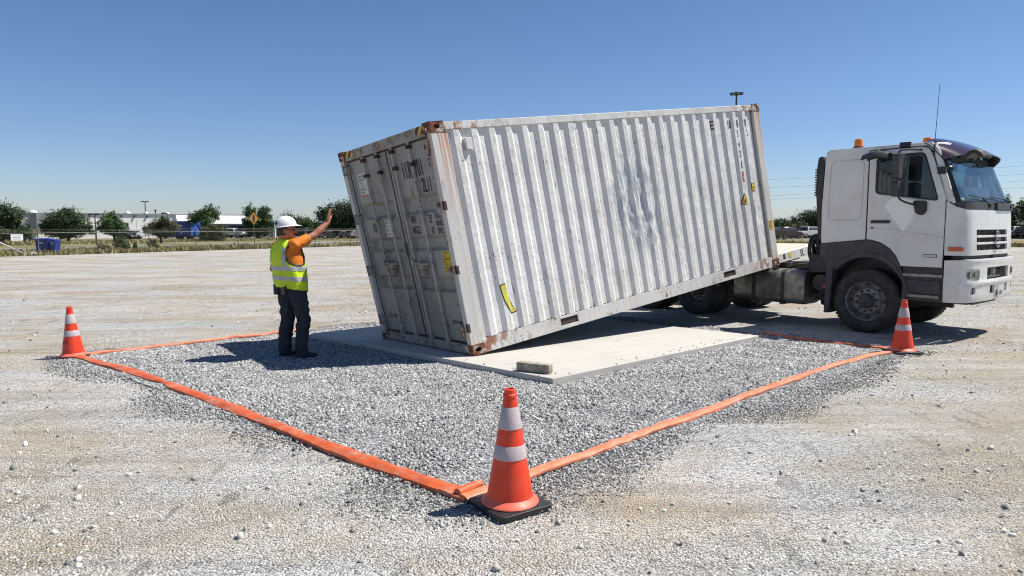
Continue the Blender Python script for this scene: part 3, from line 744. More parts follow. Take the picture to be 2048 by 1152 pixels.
# corner posts and castings
for sx, sy in ((0,0),(0,1),(1,0),(1,1)):
    mb = MB(); f = lambda a: a
    ss = (0.0, .165) if sx == 0 else (CL-.165, CL); vv = (0.006, .10) if sy == 0 else (CW-.10, CW-.006)
    mb.box(ss[0]+(.004 if sx == 0 else 0), ss[1]-(0 if sx == 0 else .004), vv[0], vv[1], .119, 2.471)
    if sx == 0:   # flange that the corrugation welds to
        mb.box(.165,.225, .03 if sy == 0 else CW-.06, .06 if sy == 0 else CW-.03, .12, 2.47)
    o = cb(mb, 'corner_post', M['post'], bevel=.006)
    for top in (0, 1):
        w0 = CH-.118 if top else 0; mb = MB()
        s_a, s_b = (0, .178) if sx == 0 else (CL-.178, CL); v_a, v_b = (0, .162) if sy == 0 else (CW-.162, CW)
        vi, vo = (v_a, v_b) if sy == 0 else (v_b, v_a); dy = 1 if sy == 0 else -1
        so_, si_ = (s_a, s_b) if sx == 0 else (s_b, s_a); dx = 1 if sx == 0 else -1
        hole_s = [( (s_a+s_b)/2 + .040*math.cos(t), w0+.06+.026*math.sin(t)) for t in [2*math.pi*k/14 for k in range(14)]]
        hole_v = [( (v_a+v_b)/2 + .030*math.cos(t), w0+.06+.034*math.sin(t)) for t in [2*math.pi*k/14 for k in range(14)]]
        hole_t = [( (s_a+s_b)/2 + .058*math.cos(t), (v_a+v_b)/2+.030*math.sin(t)) for t in [2*math.pi*k/14 for k in range(14)]]
        mb.plate([(s_a,w0),(s_b,w0),(s_b,w0+.118),(s_a,w0+.118)], [hole_s], .02, lambda a, b, d_: (a, vi+dy*d_, b))
        mb.plate([(v_a,w0),(v_b,w0),(v_b,w0+.118),(v_a,w0+.118)], [hole_v], .02, lambda a, b, d_: (so_+dx*d_, a, b))
        zt = CH-.001 if top else .001
        mb.plate([(s_a,v_a),(s_b,v_a),(s_b,v_b),(s_a,v_b)], [hole_t], .02, lambda a, b, d_: (a, b, zt-d_ if top else zt+d_))
        # inner walls
        mb.box(min(si_, si_-dx*.02), max(si_, si_-dx*.02), v_a+.003, v_b-.003, w0+.003, w0+.115); mb.box(s_a+.003, s_b-.003, min(vo, vo-dy*.02), max(vo, vo-dy*.02), w0+.003, w0+.115)
        c_ = cb(mb, 'corner_casting', M['rust'], smooth=25)
# door end: header, sill
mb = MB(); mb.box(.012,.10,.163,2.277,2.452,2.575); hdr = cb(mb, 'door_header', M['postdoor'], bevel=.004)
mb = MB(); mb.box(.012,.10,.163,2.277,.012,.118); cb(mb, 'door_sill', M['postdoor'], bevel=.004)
for v0, v1 in ((.166,.34),(2.02,2.272)):
    mb = MB(); mb.box(.004,.0115,v0,v1,2.49,2.57); cb(mb, 'hazard_stripe', M['hazard'], hdr)
# doors
def door(v0, v1, right):
    mb = MB()
    bands = [(1.63,1.85),(1.19,1.38),(.70,.89)]
    zs = [(.135,0)]
    for a, b in sorted(bands): zs += [(a,0),(a+.035,.045),(b-.045,.045),(b,0)]
    zs += [(2.435,0)]
    vm = .09
    cols = [(v0,0),(v0+vm,0),(v0+vm+.03,1),(v1-vm-.03,1),(v1-vm,0),(v1,0)]
    nv_ = len(cols)
    for zz, dep in zs:
        for vv_, k in cols: mb.v.append((.060 + dep*k, vv_, zz))
    for j in range(len(zs)-1):
        for i in range(nv_-1): mb.f.append([j*nv_+i, j*nv_+i+1, (j+1)*nv_+i+1, (j+1)*nv_+i]); mb.mi.append(0)
    mb.box(.061,.075,v0,v0+.04,.135,2.435); mb.box(.061,.075,v1-.04,v1,.135,2.435)
    mb.box(.052,.062,v0+.002,v0+.055,.137,2.433); mb.box(.052,.062,v1-.055,v1-.002,.137,2.433)
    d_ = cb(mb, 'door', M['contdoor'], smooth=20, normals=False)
    # gasket
    g = MB(); g.box(.048,.09,v0-.030,v0-.003,.12,2.45); g.box(.048,.09,v1+.003,v1+.012,.12,2.45); g.box(.046,.09,v0,v1,2.437,2.4505); g.box(.046,.09,v0,v1,.1195,.134)
    cb(g, 'gasket', M['black'], d_)
    return d_
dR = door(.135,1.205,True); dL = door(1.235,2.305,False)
for bv, dd_ in ((.60,dR),(1.03,dR),(1.43,dL),(1.82,dL)):
    mb = MB(); mb.tube([(.026,bv,.05),(.026,bv,2.53)], .0175, 10)
    bar = cb(mb, 'locking_bar', M['bar'], dd_)
    for wz in (.14,.74,1.20,1.62,2.2,2.40):
        mb = MB(); mb.box(.006,.051,bv-.034,bv+.034,wz-.022,wz+.022); 
        for e in (-.026,.026): mb.tube([(.006,bv+e,wz),(.0,bv+e,wz)], .009, 6)
        cb(mb, 'bar_bracket', M['contdoor'] if wz < 2 else M['rustdark'], bar, bevel=.003)
    for wz, sg in ((.055,-1),(2.53,1)):
        mb = MB(); mb.box(-.004,.04,bv-.045,bv+.02,wz-.035,wz-.005); mb.box(-.004,.04,bv-.045,bv+.02,wz+.008,wz+.035); mb.box(.0,.035,bv-.02,bv+.05,wz-.01,wz+.006)
        cb(mb, 'cam_keeper', M['contdoor'], bar, bevel=.003)
for bv, hv, dd_ in ((1.03,.63,dR),(1.82,1.46,dL)):
    mb = MB(); mb.tube([(.0,bv,1.06),(-.012,(bv*.5+hv*.5),1.045),(-.01,hv,1.05)], .016, 8); mb.box(-.02,.04,bv-.03,bv+.03,1.03,1.10)
    h_ = cb(mb, 'door_handle', M['contdoor'], dd_)
    mb = MB(); mb.box(-.018,.05,(bv+hv)/2-.07,(bv+hv)/2+.06,.985,1.035); mb.tube([(-.02,(bv+hv)/2,1.04),(-.02,(bv+hv)/2,1.13)], .014, 8); mb.box(-.012,.05,(bv+hv)/2-.035,(bv+hv)/2+.03,.90,.975)
    cb(mb, 'handle_catch', M['postdoor'], h_, bevel=.004)
for wz in (.28,.95,1.66,2.33):
    for v0, dd_ in ((.085,dR),(2.27,dL)):
        mb = MB(); mb.box(-.012,.05,v0,v0+.10,wz-.045,wz+.045); vc = v0+.02 if v0 < 1 else v0+.08
        mb.tube([(-.012,vc,wz-.07),(-.012,vc,wz+.07)], .018, 8); cb(mb, 'hinge', M['rusthinge'] if v0 < 1 else M['postdoor'], dd_, bevel=.004)
# slots in the near post where the hinge lugs pass
for wz in (.32,.98,1.69):
    mb = MB(); mb.box(-.002,.03,.0,.05,wz-.05,wz+.045); cb(mb, 'hinge_lug', M['rustdark'])
# decals on doors (v runs right to left as seen)
def dtext(body, v, w_, h, sx=.55, par=dR, mat='letters', off=.0555, name='lettering'):
    mb = MB(); put_text(mb, body, h, lambda a, b: (off, v-a, w_+b), sx); return cb(mb, name, M[mat], par, smooth=0, normals=False)
dtext('11.', .93, 2.06, .27, .5); dtext('R0701', .78, 2.06, .27, .52); dtext('2L11', .52, 1.87, .23, .5); dtext('J,', .80, 1.88, .12)
def dsheet(v0, v1, w0, w1, mat, par, name='sticker', off=.0565):
    mb = MB(); mb.box(off-.003, off, v0, v1, w0, w1); return cb(mb, name, M[mat], par, smooth=0)
dsheet(.155,.225,2.14,2.28,'letters',dR, off=.0515); dtext('[]', .21, 2.17, .10, .5, dR, 'paper', .0475)
dtext('4E01', .97, 1.53, .13); dtext('NKG2', .97, 1.40, .13); dtext('AS 1', .88, 1.31, .10) if False else None
dtext('23', .52, 1.52, .13); dtext('ECAG', .36, 1.56, .09); dtext('80 NC', .36, 1.475, .09); dtext('EFIRL', .36, 1.39, .09)
dtext('NS 1', .90, 1.395, .02) if False else None
dtext('67', .50, 1.39, .11)
s_ = dsheet(.115,.36,.93,1.19,'yellow',dR, off=.0505); 
for k, tx in enumerate(('4 NRLELR','JLEEJ','KLCCBRTAM','RJEL','HLFRTL','BR JNL','ARL JARELE')): dtext(tx, .34, 1.155-.034*k, .03, .8, s_, 'letters', .0465)
sg_ = dsheet(1.87,2.14,1.94,2.25,'paper',dL)
for k, (tx, hh) in enumerate((('MEEAUECEES',.04),('3ANR KZ57',.04),('   JB ITT',.035),('L  AB  F',.035),('MF ED TA22',.035),('OZNJA',.035))): dtext(tx, 2.12, 2.20-.042*k, hh, .9, sg_, 'letters', .0525)
mb = MB(); mb.box(.0495,.053,1.88,2.13,1.945,1.965); cb(mb, 'red_strip', M['red'], sg_, smooth=0)
sg2 = dsheet(1.53,1.67,1.385,1.60,'paper',dL)
for k, tx in enumerate(('ZEN RA','KE CN','AREEE','JE L&&')): dtext(tx, 1.66, 1.56-.05*k, .035, .8, sg2, 'letters', .0525)
mb = MB(); mb.plate([(1.985+.045*math.cos(t),1.52+.06*math.sin(t)) for t in [k*math.pi/10 for k in range(20)]], [[(1.985+.033*math.cos(t),1.52+.047*math.sin(t)) for t in [k*math.pi/10 for k in range(20)]]], .003, lambda a, b, d_: (.053+d_, a, b)); mb.m = 0
cb(mb, 'round_emblem', M['letters'], dL, smooth=0); dtext('UI', 2.01, 1.49, .07, .5, dL)
dtext('PG HUABCC B', .44, .335, .06, .85); dsheet(.17,.33,.40,.56,'contdoor',dR, off=.0525); dtext('KTZ| CORE', 2.17, .32, .055, .8, dL)
mb = MB(); mb.box(.045,.085,1.18,1.26,1.14,1.30); cb(mb, 'lock_box', M['darkmetal'], bevel=.004)
# decals on the corrugated side
cutz = [p_[0] for p_ in PP]
def stext(body, s_, w_, h, sx=.6, mat='letters', off=.003, name='lettering'):
    mb = MB(); put_text(mb, body, h, lambda a, b: (s_+a, depth(s_+a)+dent(s_+a, w_+b)-off, w_+b), sx, cuts=[c-s_ for c in cutz if 0 < c-s_ < 1.2]); return cb(mb, name, M[mat], pn, smooth=0, normals=False)
stext('E', 4.82, 2.25, .18); stext('118', 5.19, 2.25, .17, .55); stext('03', 5.43, 2.25, .17, .55); stext('K', 5.64, 2.25, .17, .55)
stext('3', 5.41, 2.11, .14); stext('2', 5.66, 2.11, .14); stext('4', 5.41, 1.94, .14); stext('2', 5.41, 1.80, .14); stext('8', 5.41, 1.63, .15)
stext('0', 5.69, .80, .13); 
def ssheet(P_, mat, name='sticker', off=.004, n=8):
    a0, a1 = min(q[0] for q in P_), max(q[0] for q in P_)
    bm = bmesh.new(); vs = [bm.verts.new((a, b, 0)) for a, b in P_]; bm.faces.new(vs)
    cs = [c for c in cutz if a0 < c < a1] 
    for c in cs: bmesh.ops.bisect_plane(bm, geom=bm.verts[:]+bm.edges[:]+bm.faces[:], plane_co=(c,0,0), plane_no=(1,0,0))
    bmesh.ops.triangulate(bm, faces=bm.faces[:]); bm.verts.index_update(); mb = MB()
    mb.add([(v.co.x, depth(v.co.x)+dent(v.co.x, v.co.y)-off, v.co.y) for v in bm.verts], [tuple(v.index for v in f.verts) for f in bm.faces]); bm.free()
    return cb(mb, name, M[mat], pn, smooth=0, normals=False)
ssheet([(5.40,1.42),(5.47,1.42),(5.47,1.58),(5.40,1.58)], 'red'); stext('E8', 5.405, 1.47, .06, .6, 'paper', .006)
ssheet([(5.60,1.25),(5.73,1.25),(5.73,1.38),(5.60,1.38)], 'letters'); ssheet([(5.61,1.26),(5.72,1.26),(5.72,1.37),(5.61,1.37)], 'yellow', off=.006); stext('=C', 5.625, 1.29, .06, .8, 'letters', .008)
ssheet([(5.30,1.07),(5.47,1.07),(5.385,1.26)], 'letters'); ssheet([(5.32,1.08),(5.45,1.08),(5.385,1.225)], 'yellow', off=.006); ssheet([(5.36,1.10),(5.41,1.10),(5.385,1.17)], 'letters', off=.008)
# bent yellow tape mark low on the side
def arc(off, w_):
    c = [(.56,.70),(.575,.60),(.60,.50),(.64,.41),(.68,.345)]
    return [(a+.0, b) for a, b in c]
c_ = [(.575,.715),(.582,.62),(.602,.52),(.64,.43),(.685,.355)]
outl = [(a-.045, b-.006) for a, b in c_] + [(a+.045, b+.006) for a, b in reversed(c_)]
inl = [(a-.033, b-.005 + (.012 if k == 4 else (-.012 if k == 0 else 0))) for k, (a, b) in enumerate(c_)] + [(a+.033, b+.005 + (.012 if k == 0 else (-.012 if k == 4 else 0))) for k, (a, b) in enumerate(reversed(c_))]
ssheet(outl, 'letters', 'tape_border'); ssheet(inl, 'yellow_dirty', 'tape_mark', off=.008)
# label on far post, vent box near the door end, small round tag
mb = MB(); mb.box(5.92,6.02,.001,.0055,.60,.75); y_ = cb(mb, 'sticker', M['yellow'], smooth=0)
mb = MB()
for k, tx in enumerate(('CRT','ELD','FAD')): put_text(mb, tx, .035, lambda a, b: (5.93+a, -.001, .71-.04*k+b), .9)
cb(mb, 'lettering', M['letters'], y_, smooth=0, normals=False)
mb = MB(); mb.box(.42,.50,-.012,.05,2.25,2.39); mb.box(.435,.485,-.018,-.01,2.262,2.28); cb(mb, 'vent_box', M['paper'], bevel=.01)
mb = MB(); mb.lathe([(.0,-.004),(.035,-.004),(.035,.004)], (2.085,.02,2.44), 'y', 16); cb(mb, 'round_tag', M['paper']); stext('c', 2.07, 2.42, .05, .8, 'letters', .012)

# ------------------------------------------------------------------ truck
PHI = R_(-50); G0 = at(1735, 667)
truck = thing('truck', 'white cab tilt tray truck with dark purple sun visor, parked behind the container', 'truck', G0, PHI)
truck.location.z = 0
TW = 2.15
def tb(mb, name, mat, parent=truck, **k): return mb.build(name, mat, parent, **k)
ym = lambda y: TW - y
# wheels
def wheel(x, y0, sgn, r=.49, dual=False, name='front'):
    """outer face at y0, sgn=+1: tyre extends to +y"""
    wd = .28; W_ = MB(); c = (x, y0, r)
    pr_ = [(r*.60, .035),(r*.66,.0),(r*.80,-.008),(r*.93,.006),(r*.985,.03),(r,.055),(r,wd-.055),(r*.985,wd-.03),(r*.93,wd-.006),(r*.66,wd),(r*.6,wd-.03)]
    W_.lathe([(a, sgn*b) for a, b in pr_], c, 'y', 64)
    for g in (.07,.115,.16,.205):
        pass
    tyre = tb(W_, 'tyre', M['rubber'], truck, smooth=50)
    # tread blocks
    T = MB()
    for row, g in enumerate((.035,.085,.135,.185,.235)):
        for k in range(56):
            a0 = 2*math.pi*(k+.5*(row % 2))/56; a1 = a0 + 2*math.pi/56*.70
            def P(a, rr, h): return (x + rr*math.cos(a), y0 + sgn*h, r + rr*math.sin(a))
            T.hexa([P(a0,r-.004,g-.019),P(a1,r-.004,g-.019),P(a1,r-.004,g+.019),P(a0,r-.004,g+.019),P(a0,r+.009,g-.019),P(a1,r+.009,g-.019),P(a1,r+.009,g+.019),P(a0,r+.009,g+.019)])
    tb(T, 'tread', M['rubber'], tyre, smooth=0)
    rm = MB(); rr = r*.60
    rm.lathe([(rr+.012,sgn*.018),(rr+.008,sgn*.010),(rr,sgn*.014),(rr-.012,sgn*.035),(rr-.02,sgn*.075),(rr-.03,sgn*.11),(rr*.72,sgn*.095),(rr*.66,sgn*.07),(rr*.40,sgn*.068),(rr*.38,sgn*.03),(rr*.30,sgn*.012),(rr*.12,sgn*.008),(.0001,sgn*.008)], c, 'y', 48)
    ri = tb(rm, 'rim', M['rim'], truck, smooth=40)
    hb = MB(); hb.lathe([(rr*.385,sgn*.066),(rr*.385,sgn*.022),(rr*.33,sgn*.002),(rr*.15,sgn*-.004),(.0001,sgn*-.006)], c, 'y', 32); tb(hb, 'hub', M['darkmetal'], ri)
    nb = MB()
    for k in range(10):
        a = 2*math.pi*(k+.3)/10; q = (x+rr*.53*math.cos(a), y0+sgn*.066, r+rr*.53*math.sin(a)); nb.lathe([(.017,0),(.017,sgn*-.022),(.010,sgn*-.034),(.0001,sgn*-.034)], q, 'y', 6)
    tb(nb, 'wheel_nuts', M['darkmetal'], ri)
    hh = MB()
    for k in range(8):
        a = 2*math.pi*k/8; q = (x+rr*.84*math.cos(a), y0+sgn*.098, r+rr*.84*math.sin(a)); hh.lathe([(.028,0),(.028,sgn*-.012),(.0001,sgn*-.012)], q, 'y', 12)
    tb(hh, 'hand_holes', M['black'], ri)
wheel(-.07, .02, 1); wheel(-.07, TW-.02, -1)
for xr in (-3.10, -4.25):
    for y0, s_ in ((-.02,1),(.30,1),(TW-.3,-1),(TW+.02,-1)): wheel(xr, y0, s_, .45)
# chassis
mb = MB()
for y in (.68,1.38): mb.box(-5.2,1.0,y,y+.08,.60,.84)
for x in (-4.8,-3.7,-2.6,-1.5,-.4,.7): mb.box(x,x+.09,.76,1.38,.63,.80)
for x in (-.07,-3.1,-4.25): mb.tube([(x,.2,.47),(x,1.95,.47)], .06, 10)
tb(mb, 'chassis', M['darkmetal'])
# fuel tank with straps
mb = MB(); oc = round_poly([(.02,.34),(.62,.34),(.62,.90),(.02,.90)], .14, 7)
n_ = len(oc); xs = (-2.35,-2.30,-1.10,-1.05)
for k, x in enumerate(xs):
    sc_ = .93 if k in (0,3) else 1
    mb.v += [(x, .32+(a-.32)*sc_, .63+(b-.63)*sc_) for a, b in oc]
for k in range(3):
    for i in range(n_): j = (i+1) % n_; mb.f.append([k*n_+i, k*n_+j, (k+1)*n_+j, (k+1)*n_+i]); mb.mi.append(0)
mb.f.append(list(range(n_))); mb.mi.append(0); mb.f.append([3*n_+i for i in range(n_)][::-1]); mb.mi.append(0)
tk = tb(mb, 'fuel_tank', M['tank'], smooth=50)
for x in (-1.95,-1.42):
    mb = MB(); o2 = [(.32+(a-.32)*1.04, .63+(b-.63)*1.045) for a, b in oc]
    mb.v += [(x-.03, a, b) for a, b in o2] + [(x+.03, a, b) for a, b in o2]
    for i in range(n_): j = (i+1) % n_; mb.f.append([i, j, n_+j, n_+i]); mb.mi.append(0)
    mb.box(x-.035,x+.035,.0,.09,.33,.37); tb(mb, 'tank_strap', M['darkmetal'], tk)
mb = MB(); mb.lathe([(.05,0),(.05,.03),(.0001,.035)], (-1.62,.15,.9), 'z', 16); tb(mb, 'filler_cap', M['black'], tk)
# air reservoir and lines between tank and wheel
mb = MB(); mb.tube([(-.86,.18,.72),(-.86,1.0,.72)], .13, 20); mb.box(-1.0,-.74,.3,1.3,.42,.60); rs_ = tb(mb, 'air_reservoir', M['darkmetal'], smooth=40)
mb = MB(); mb.box(-.80,-.745,.16,.178,.64,.70); tb(mb, 'red_valve', M['red'], rs_)
mb = MB(); mb.box(-1.02,-.62,.10,.60,.88,1.18); bx_ = tb(mb, 'battery_box', M['black'], bevel=.02)
mb = MB(); mb.box(-1.6,-.75,.66,1.5,.84,1.02); mb.box(-2.6,-1.7,.8,1.4,.84,.98); mb.tube([(-1.2,.6,1.0),(-1.2,1.5,1.06)], .07, 10); mb.tube(spline([(-.8,.3,.80),(-.95,.34,1.0),(-1.3,.6,.98),(-1.7,.7,.92)], 5), .03, 8)
for k in range(5): mb.tube(spline([(-.78,.16+.03*k,.55+.02*k),(-.92,.10+.04*k,.50),(-1.04,.3,.62+.03*k)], 4), .012, 6)
tb(mb, 'underbody_equipment', M['darkmetal'])
mb = MB(); mb.tube([(-.95,.5,.42),(-.66,.5,.42)], .10, 14); mb.box(-.9,.9,.72,.80,.42,.6); mb.box(-.9,.9,1.34,1.42,.42,.6); tb(mb, 'silencer', M['darkmetal'])
mb = MB(); mb.tube([(-.95,.62,1.02),(-1.9,.95,.90)], .05, 12); mb.tube([(-.80,.57,1.04),(-.95,.62,1.02)], .028, 10); tb(mb, 'hydraulic_ram', M['steel'])
# cab shell pieces
def sidemap(y0, s): return lambda a, b, d_: (a, y0+s*d_, b)
RO = 2.82
for near in (1, 0):
    y0, s_ = (0, 1) if near else (TW, -1)
    mb = MB(); mb.plate([(-.78,1.36),(-.095,1.43),(-.095,2.765),(.60,2.775),(.70,2.775),(.78,2.69),(1.0,2.02),(1.06,1.95),(1.09,1.955),(.86,2.70),(.76,RO),(-.70,RO),(-.755,2.72),(-.79,1.9)], [], .05, sidemap(y0, s_))
    tb(mb, 'cab_side_frame', M['cab'], bevel=.008)
    # door
    wo = round_poly([(.02,2.10),(.86,1.975),(.895,2.03),(.69,2.64),(.62,2.685),(.045,2.665)], .05, 5) if True else None
    wo = round_poly([(.015,2.115),(.89,1.985),(.68,2.685),(.02,2.67)], .07, 6)
    outer = [(-.08,1.435),(.0,1.425),(.14,1.385),(.26,1.31),(.35,1.20),(.40,1.10),(.42,1.05),(.97,1.05),(.985,1.5),(.98,2.01)] + [(.77,2.66),(.72,2.735),(.64,2.76),(-.08,2.75)]
    mb = MB(); mb.plate(outer, [wo], .045, sidemap(y0-.004*s_, s_)); dr = tb(mb, 'door', M['cab'], bevel=.006)
    mb = MB(); gi = [(.44+(a-.44)*.93, 2.33+(b-2.33)*.92) for a, b in wo]; mb.plate([(.44+(a-.44)*.998, 2.33+(b-2.33)*.998) for a, b in wo], [gi], .012, sidemap(y0+.006*s_, s_)); wi = tb(mb, 'window_frame', M['black'], dr)
    mb = MB(); mb.plate([(.44+(a-.44)*.94, 2.33+(b-2.33)*.93) for a, b in wo], [], .004, sidemap(y0+.012*s_, s_)); tb(mb, 'window_pane', M['glass_side'], dr)
    ybase = y0 - .005*s_
    mb = MB(); mb.plate(rrect(-.02,.25,1.675,1.72,.014), [], .02, sidemap(ybase-.022*s_, s_)); mb.tube([(.0,ybase-.012*s_,1.61),(.0,ybase+.002,1.61)], .014, 10); tb(mb, 'door_handle', M['black'], dr)
    mb = MB(); mb.box(.974,.9835,min(ybase-.001*s_,ybase+.03*s_),max(ybase-.001*s_,ybase+.03*s_),1.06,2.0); mb.box(-.093,-.083,min(ybase-.001*s_,ybase+.03*s_),max(ybase-.001*s_,ybase+.03*s_),1.44,2.75); tb(mb, 'door_gap', M['black'], dr, smooth=0)
    # pressed line, lower crease
    mb = MB(); mb.tube([(-.07,ybase,1.60),(.3,ybase,1.58),(.7,ybase,1.52),(.96,ybase,1.475)], .006, 6); tb(mb, 'pressed_crease', M['cab'], dr)
    mb = MB(); mb.plate(rrect(.72,.90,1.19,1.235,.008), [], .008, sidemap(ybase-.006*s_, s_)); tb(mb, 'side_badge', M['darkmetal'], dr)
    mb = MB(); mb.plate(rrect(.728,.892,1.197,1.228,.006), [], .008, sidemap(ybase-.009*s_, s_)); tb(mb, 'badge_plate', M['paper'], dr)
# pale patch where a sign was removed
mb = MB(); mb.plate([(.27,2.055),(.58,2.0),(.60,1.93),(.575,1.87),(.565,1.78),(.57,1.745),(.44,1.555),(.42,1.56),(.36,1.66),(.17,1.915),(.175,1.96)], [], .003, sidemap(-.0075, 1)); tb(mb, 'pale_patch', M['cab_clean'], smooth=0)
# embossed panel outline on rear cab side
rp = round_poly([(-.69,1.72),(-.17,1.73),(-.16,2.64),(-.66,2.63)], .09, 6); pts = [(a, -.001, b) for a, b in rp]; mb = MB(); mb.tube(pts+[pts[0]], .007, 6, False); tb(mb, 'pressed_panel', M['cab'], smooth=60)
# roof, back wall
mb = MB(); mb.slab(lambda a, b: (-.70+1.50*a, .03+(TW-.06)*b, RO - .02 + .035*math.sin(math.pi*b)**.5 - .03*max(0, a-.8)), 10, 16, .04); tb(mb, 'cab_roof', M['cab'])
mb = MB(); mb.plate([(.05,1.37),(TW-.05,1.37),(TW-.05,2.8),(.05,2.8)], [], .04, lambda a, b, d_: (-.765+d_, a, b)); tb(mb, 'cab_back_wall', M['cab'])
mb = MB(); mb.box(-.72,1.0,.06,TW-.06,1.30,1.36); tb(mb, 'cab_floor', M['darkmetal'])
# front profile in plan
PL = [(.985,.0),(1.10,.006),(1.18,.032),(1.235,.09),(1.27,.20),(1.295,.42),(1.312,.75),(1.318,TW/2)]
PL = PL + [(a, TW-b) for a, b in reversed(PL[:-1])]
cum = [0]
for a, b in zip(PL, PL[1:]): cum.append(cum[-1] + math.hypot(b[0]-a[0], b[1]-a[1]))
def pt(t, z, off=0.0):
    t = min(max(t, 0), cum[-1])
    for i in range(len(PL)-1):
        if t <= cum[i+1] + 1e-9:
            k = (t-cum[i])/(cum[i+1]-cum[i]); a = Vector(PL[i]); b = Vector(PL[i+1]); p = a.lerp(b, k)
            def nrm(j):
                a_, b_ = Vector(PL[max(j-1,0)]), Vector(PL[min(j+1,len(PL)-1)]); d_ = (b_-a_).normalized(); return Vector((d_.y, -d_.x))
            n = nrm(i).lerp(nrm(i+1), k).normalized(); lean = -.035*max(0, z-1.3)/.6
            return (p.x+n.x*off+lean, p.y+n.y*off, z)
TE = cum[-1]
def y2t(y):
    for i in range(len(PL)-1):
        if PL[i][1] <= y <= PL[i+1][1]: return cum[i] + (cum[i+1]-cum[i])*(y-PL[i][1])/max(PL[i+1][1]-PL[i][1], 1e-9)
    return TE
def patch(mb, t0, t1, z0, z1, off, th=.02, nu=24, nv=4):
    ts = sorted(set([t0, t1] + [c for c in cum if t0 < c < t1] + [t0+(t1-t0)*k/nu for k in range(nu+1)])); nu = len(ts)-1
    mb.slab(lambda a, b: pt(ts[int(round(a*nu))] if abs(a*nu-round(a*nu)) < 1e-6 else ts[0]+(ts[-1]-ts[0])*0 + np.interp(a*nu, range(nu+1), ts), z0+(z1-z0)*b, off), nu, nv, th); return mb
def wrapped(outer, holes, off, th, name, mat, parent=truck, **k):
    """outline in (t, z) wrapped round the front; cut at the profile's bends so that it follows them"""
    bm = bmesh.new()
    tris = tessellate_polygon([[Vector((a, b, 0)) for a, b in q] for q in [outer]+holes]); flat = [q for p_ in [outer]+holes for q in p_]
    vs = [bm.verts.new((a, b, 0)) for a, b in flat]
    for t in tris:
        try: bm.faces.new([vs[i] for i in t])
        except ValueError: pass
    t0, t1 = min(a for a, b in flat), max(a for a, b in flat); z0, z1 = min(b for a, b in flat), max(b for a, b in flat)
    cuts = [c for c in cum if t0 < c < t1] + [t0+(t1-t0)*k_/14 for k_ in range(1, 14)]
    for c in cuts: bmesh.ops.bisect_plane(bm, geom=bm.verts[:]+bm.edges[:]+bm.faces[:], plane_co=(c,0,0), plane_no=(1,0,0))
    for c in [z0+(z1-z0)*k_/5 for k_ in range(1, 5)]: bmesh.ops.bisect_plane(bm, geom=bm.verts[:]+bm.edges[:]+bm.faces[:], plane_co=(0,c,0), plane_no=(0,1,0))
    bmesh.ops.recalc_face_normals(bm, faces=bm.faces[:])
    bm.verts.index_update(); n = len(bm.verts)
    V0 = [(v.co.x, v.co.y) for v in bm.verts]; f0 = [[v.index for v in f.verts] for f in bm.faces]
    be = [(e.verts[0].index, e.verts[1].index) for e in bm.edges if len(e.link_faces) == 1]; bm.free(); mb = MB()
    mb.v = [pt(a, b, off(b) if callable(off) else off) for a, b in V0] + [pt(a, b, (off(b) if callable(off) else off)-th) for a, b in V0]
    mb.f = f0 + [[n+i for i in reversed(f)] for f in f0] + [[a, b, n+b, n+a] for a, b in be]; mb.mi = [0]*len(mb.f)
    return tb(mb, name, mat, parent, **k)
gL, gR = .53, y2t(1.62)
fp = wrapped([(.004,1.225),(TE-.004,1.225),(TE-.004,1.90),(TE-.3,1.86),(.30,1.86),(.16,1.90),(.06,1.97),(.004,1.99)], [[(gL,1.295),(gR,1.295),(gR,1.585),(gL,1.585)]], 0.0, .03, 'front_panel', M['cab'], smooth=40)
mb = MB(); patch(mb, gL-.03, gR+.03, 1.28, 1.60, -.035, .01); tb(mb, 'grille_recess', M['black'], fp)
for z in (1.392, 1.49):
    mb = MB(); patch(mb, gL, gR, z-.017, z+.017, .004, .03, nv=2); tb(mb, 'grille_bar', M['cab'], fp, bevel=.004)
for k in range(1, 14):
    t = gL+(gR-gL)*k/14; mb = MB(); patch(mb, t-.006, t+.006, 1.295, 1.585, -.02, .01, nu=1, nv=1)
    if k not in (7,): tb(mb, 'grille_slat', M['darkmetal'], fp, smooth=0)
tc = y2t(1.06); mb = MB()
ring = [pt(tc+.085*math.cos(a), 1.445+.115*math.sin(a), .022) for a in [2*math.pi*k/28 for k in range(29)]]; mb.tube(ring, .011, 8, False)
S_c = [pt(tc+x_, 1.445+z_, .020) for x_, z_ in ((.0,.095),(-.03,.05),(-.03,.0),(.03,.01),(.035,-.04),(.0,-.09))]; mb.tube(spline(S_c, 5), .011, 8)
S_c = [pt(tc+x_, 1.445+z_, .020) for x_, z_ in ((.0,.095),(.025,.04),(.02,.0))]; mb.tube(spline(S_c, 5), .009, 8); tb(mb, 'ring_emblem', M['steel'], fp)
mb = MB(); patch(mb, .10, TE-.10, 1.165, 1.226, -.06, .02); tb(mb, 'gap_panel', M['black'])
mb = MB(); patch(mb, .09, TE-.09, 1.862, 1.975, -.012, .03); cw = tb(mb, 'cowl', M['fender'])
wrapped([(.05,1.285),(.215,1.285),(.235,1.30),(.235,1.325),(.21,1.345),(.05,1.345)], [], .014, .02, 'indicator_lamp', M['signal'], fp)
wrapped([(TE-.235,1.285),(TE-.05,1.285),(TE-.05,1.345),(TE-.235,1.345)], [], .014, .02, 'indicator_lamp', M['signal'], fp)
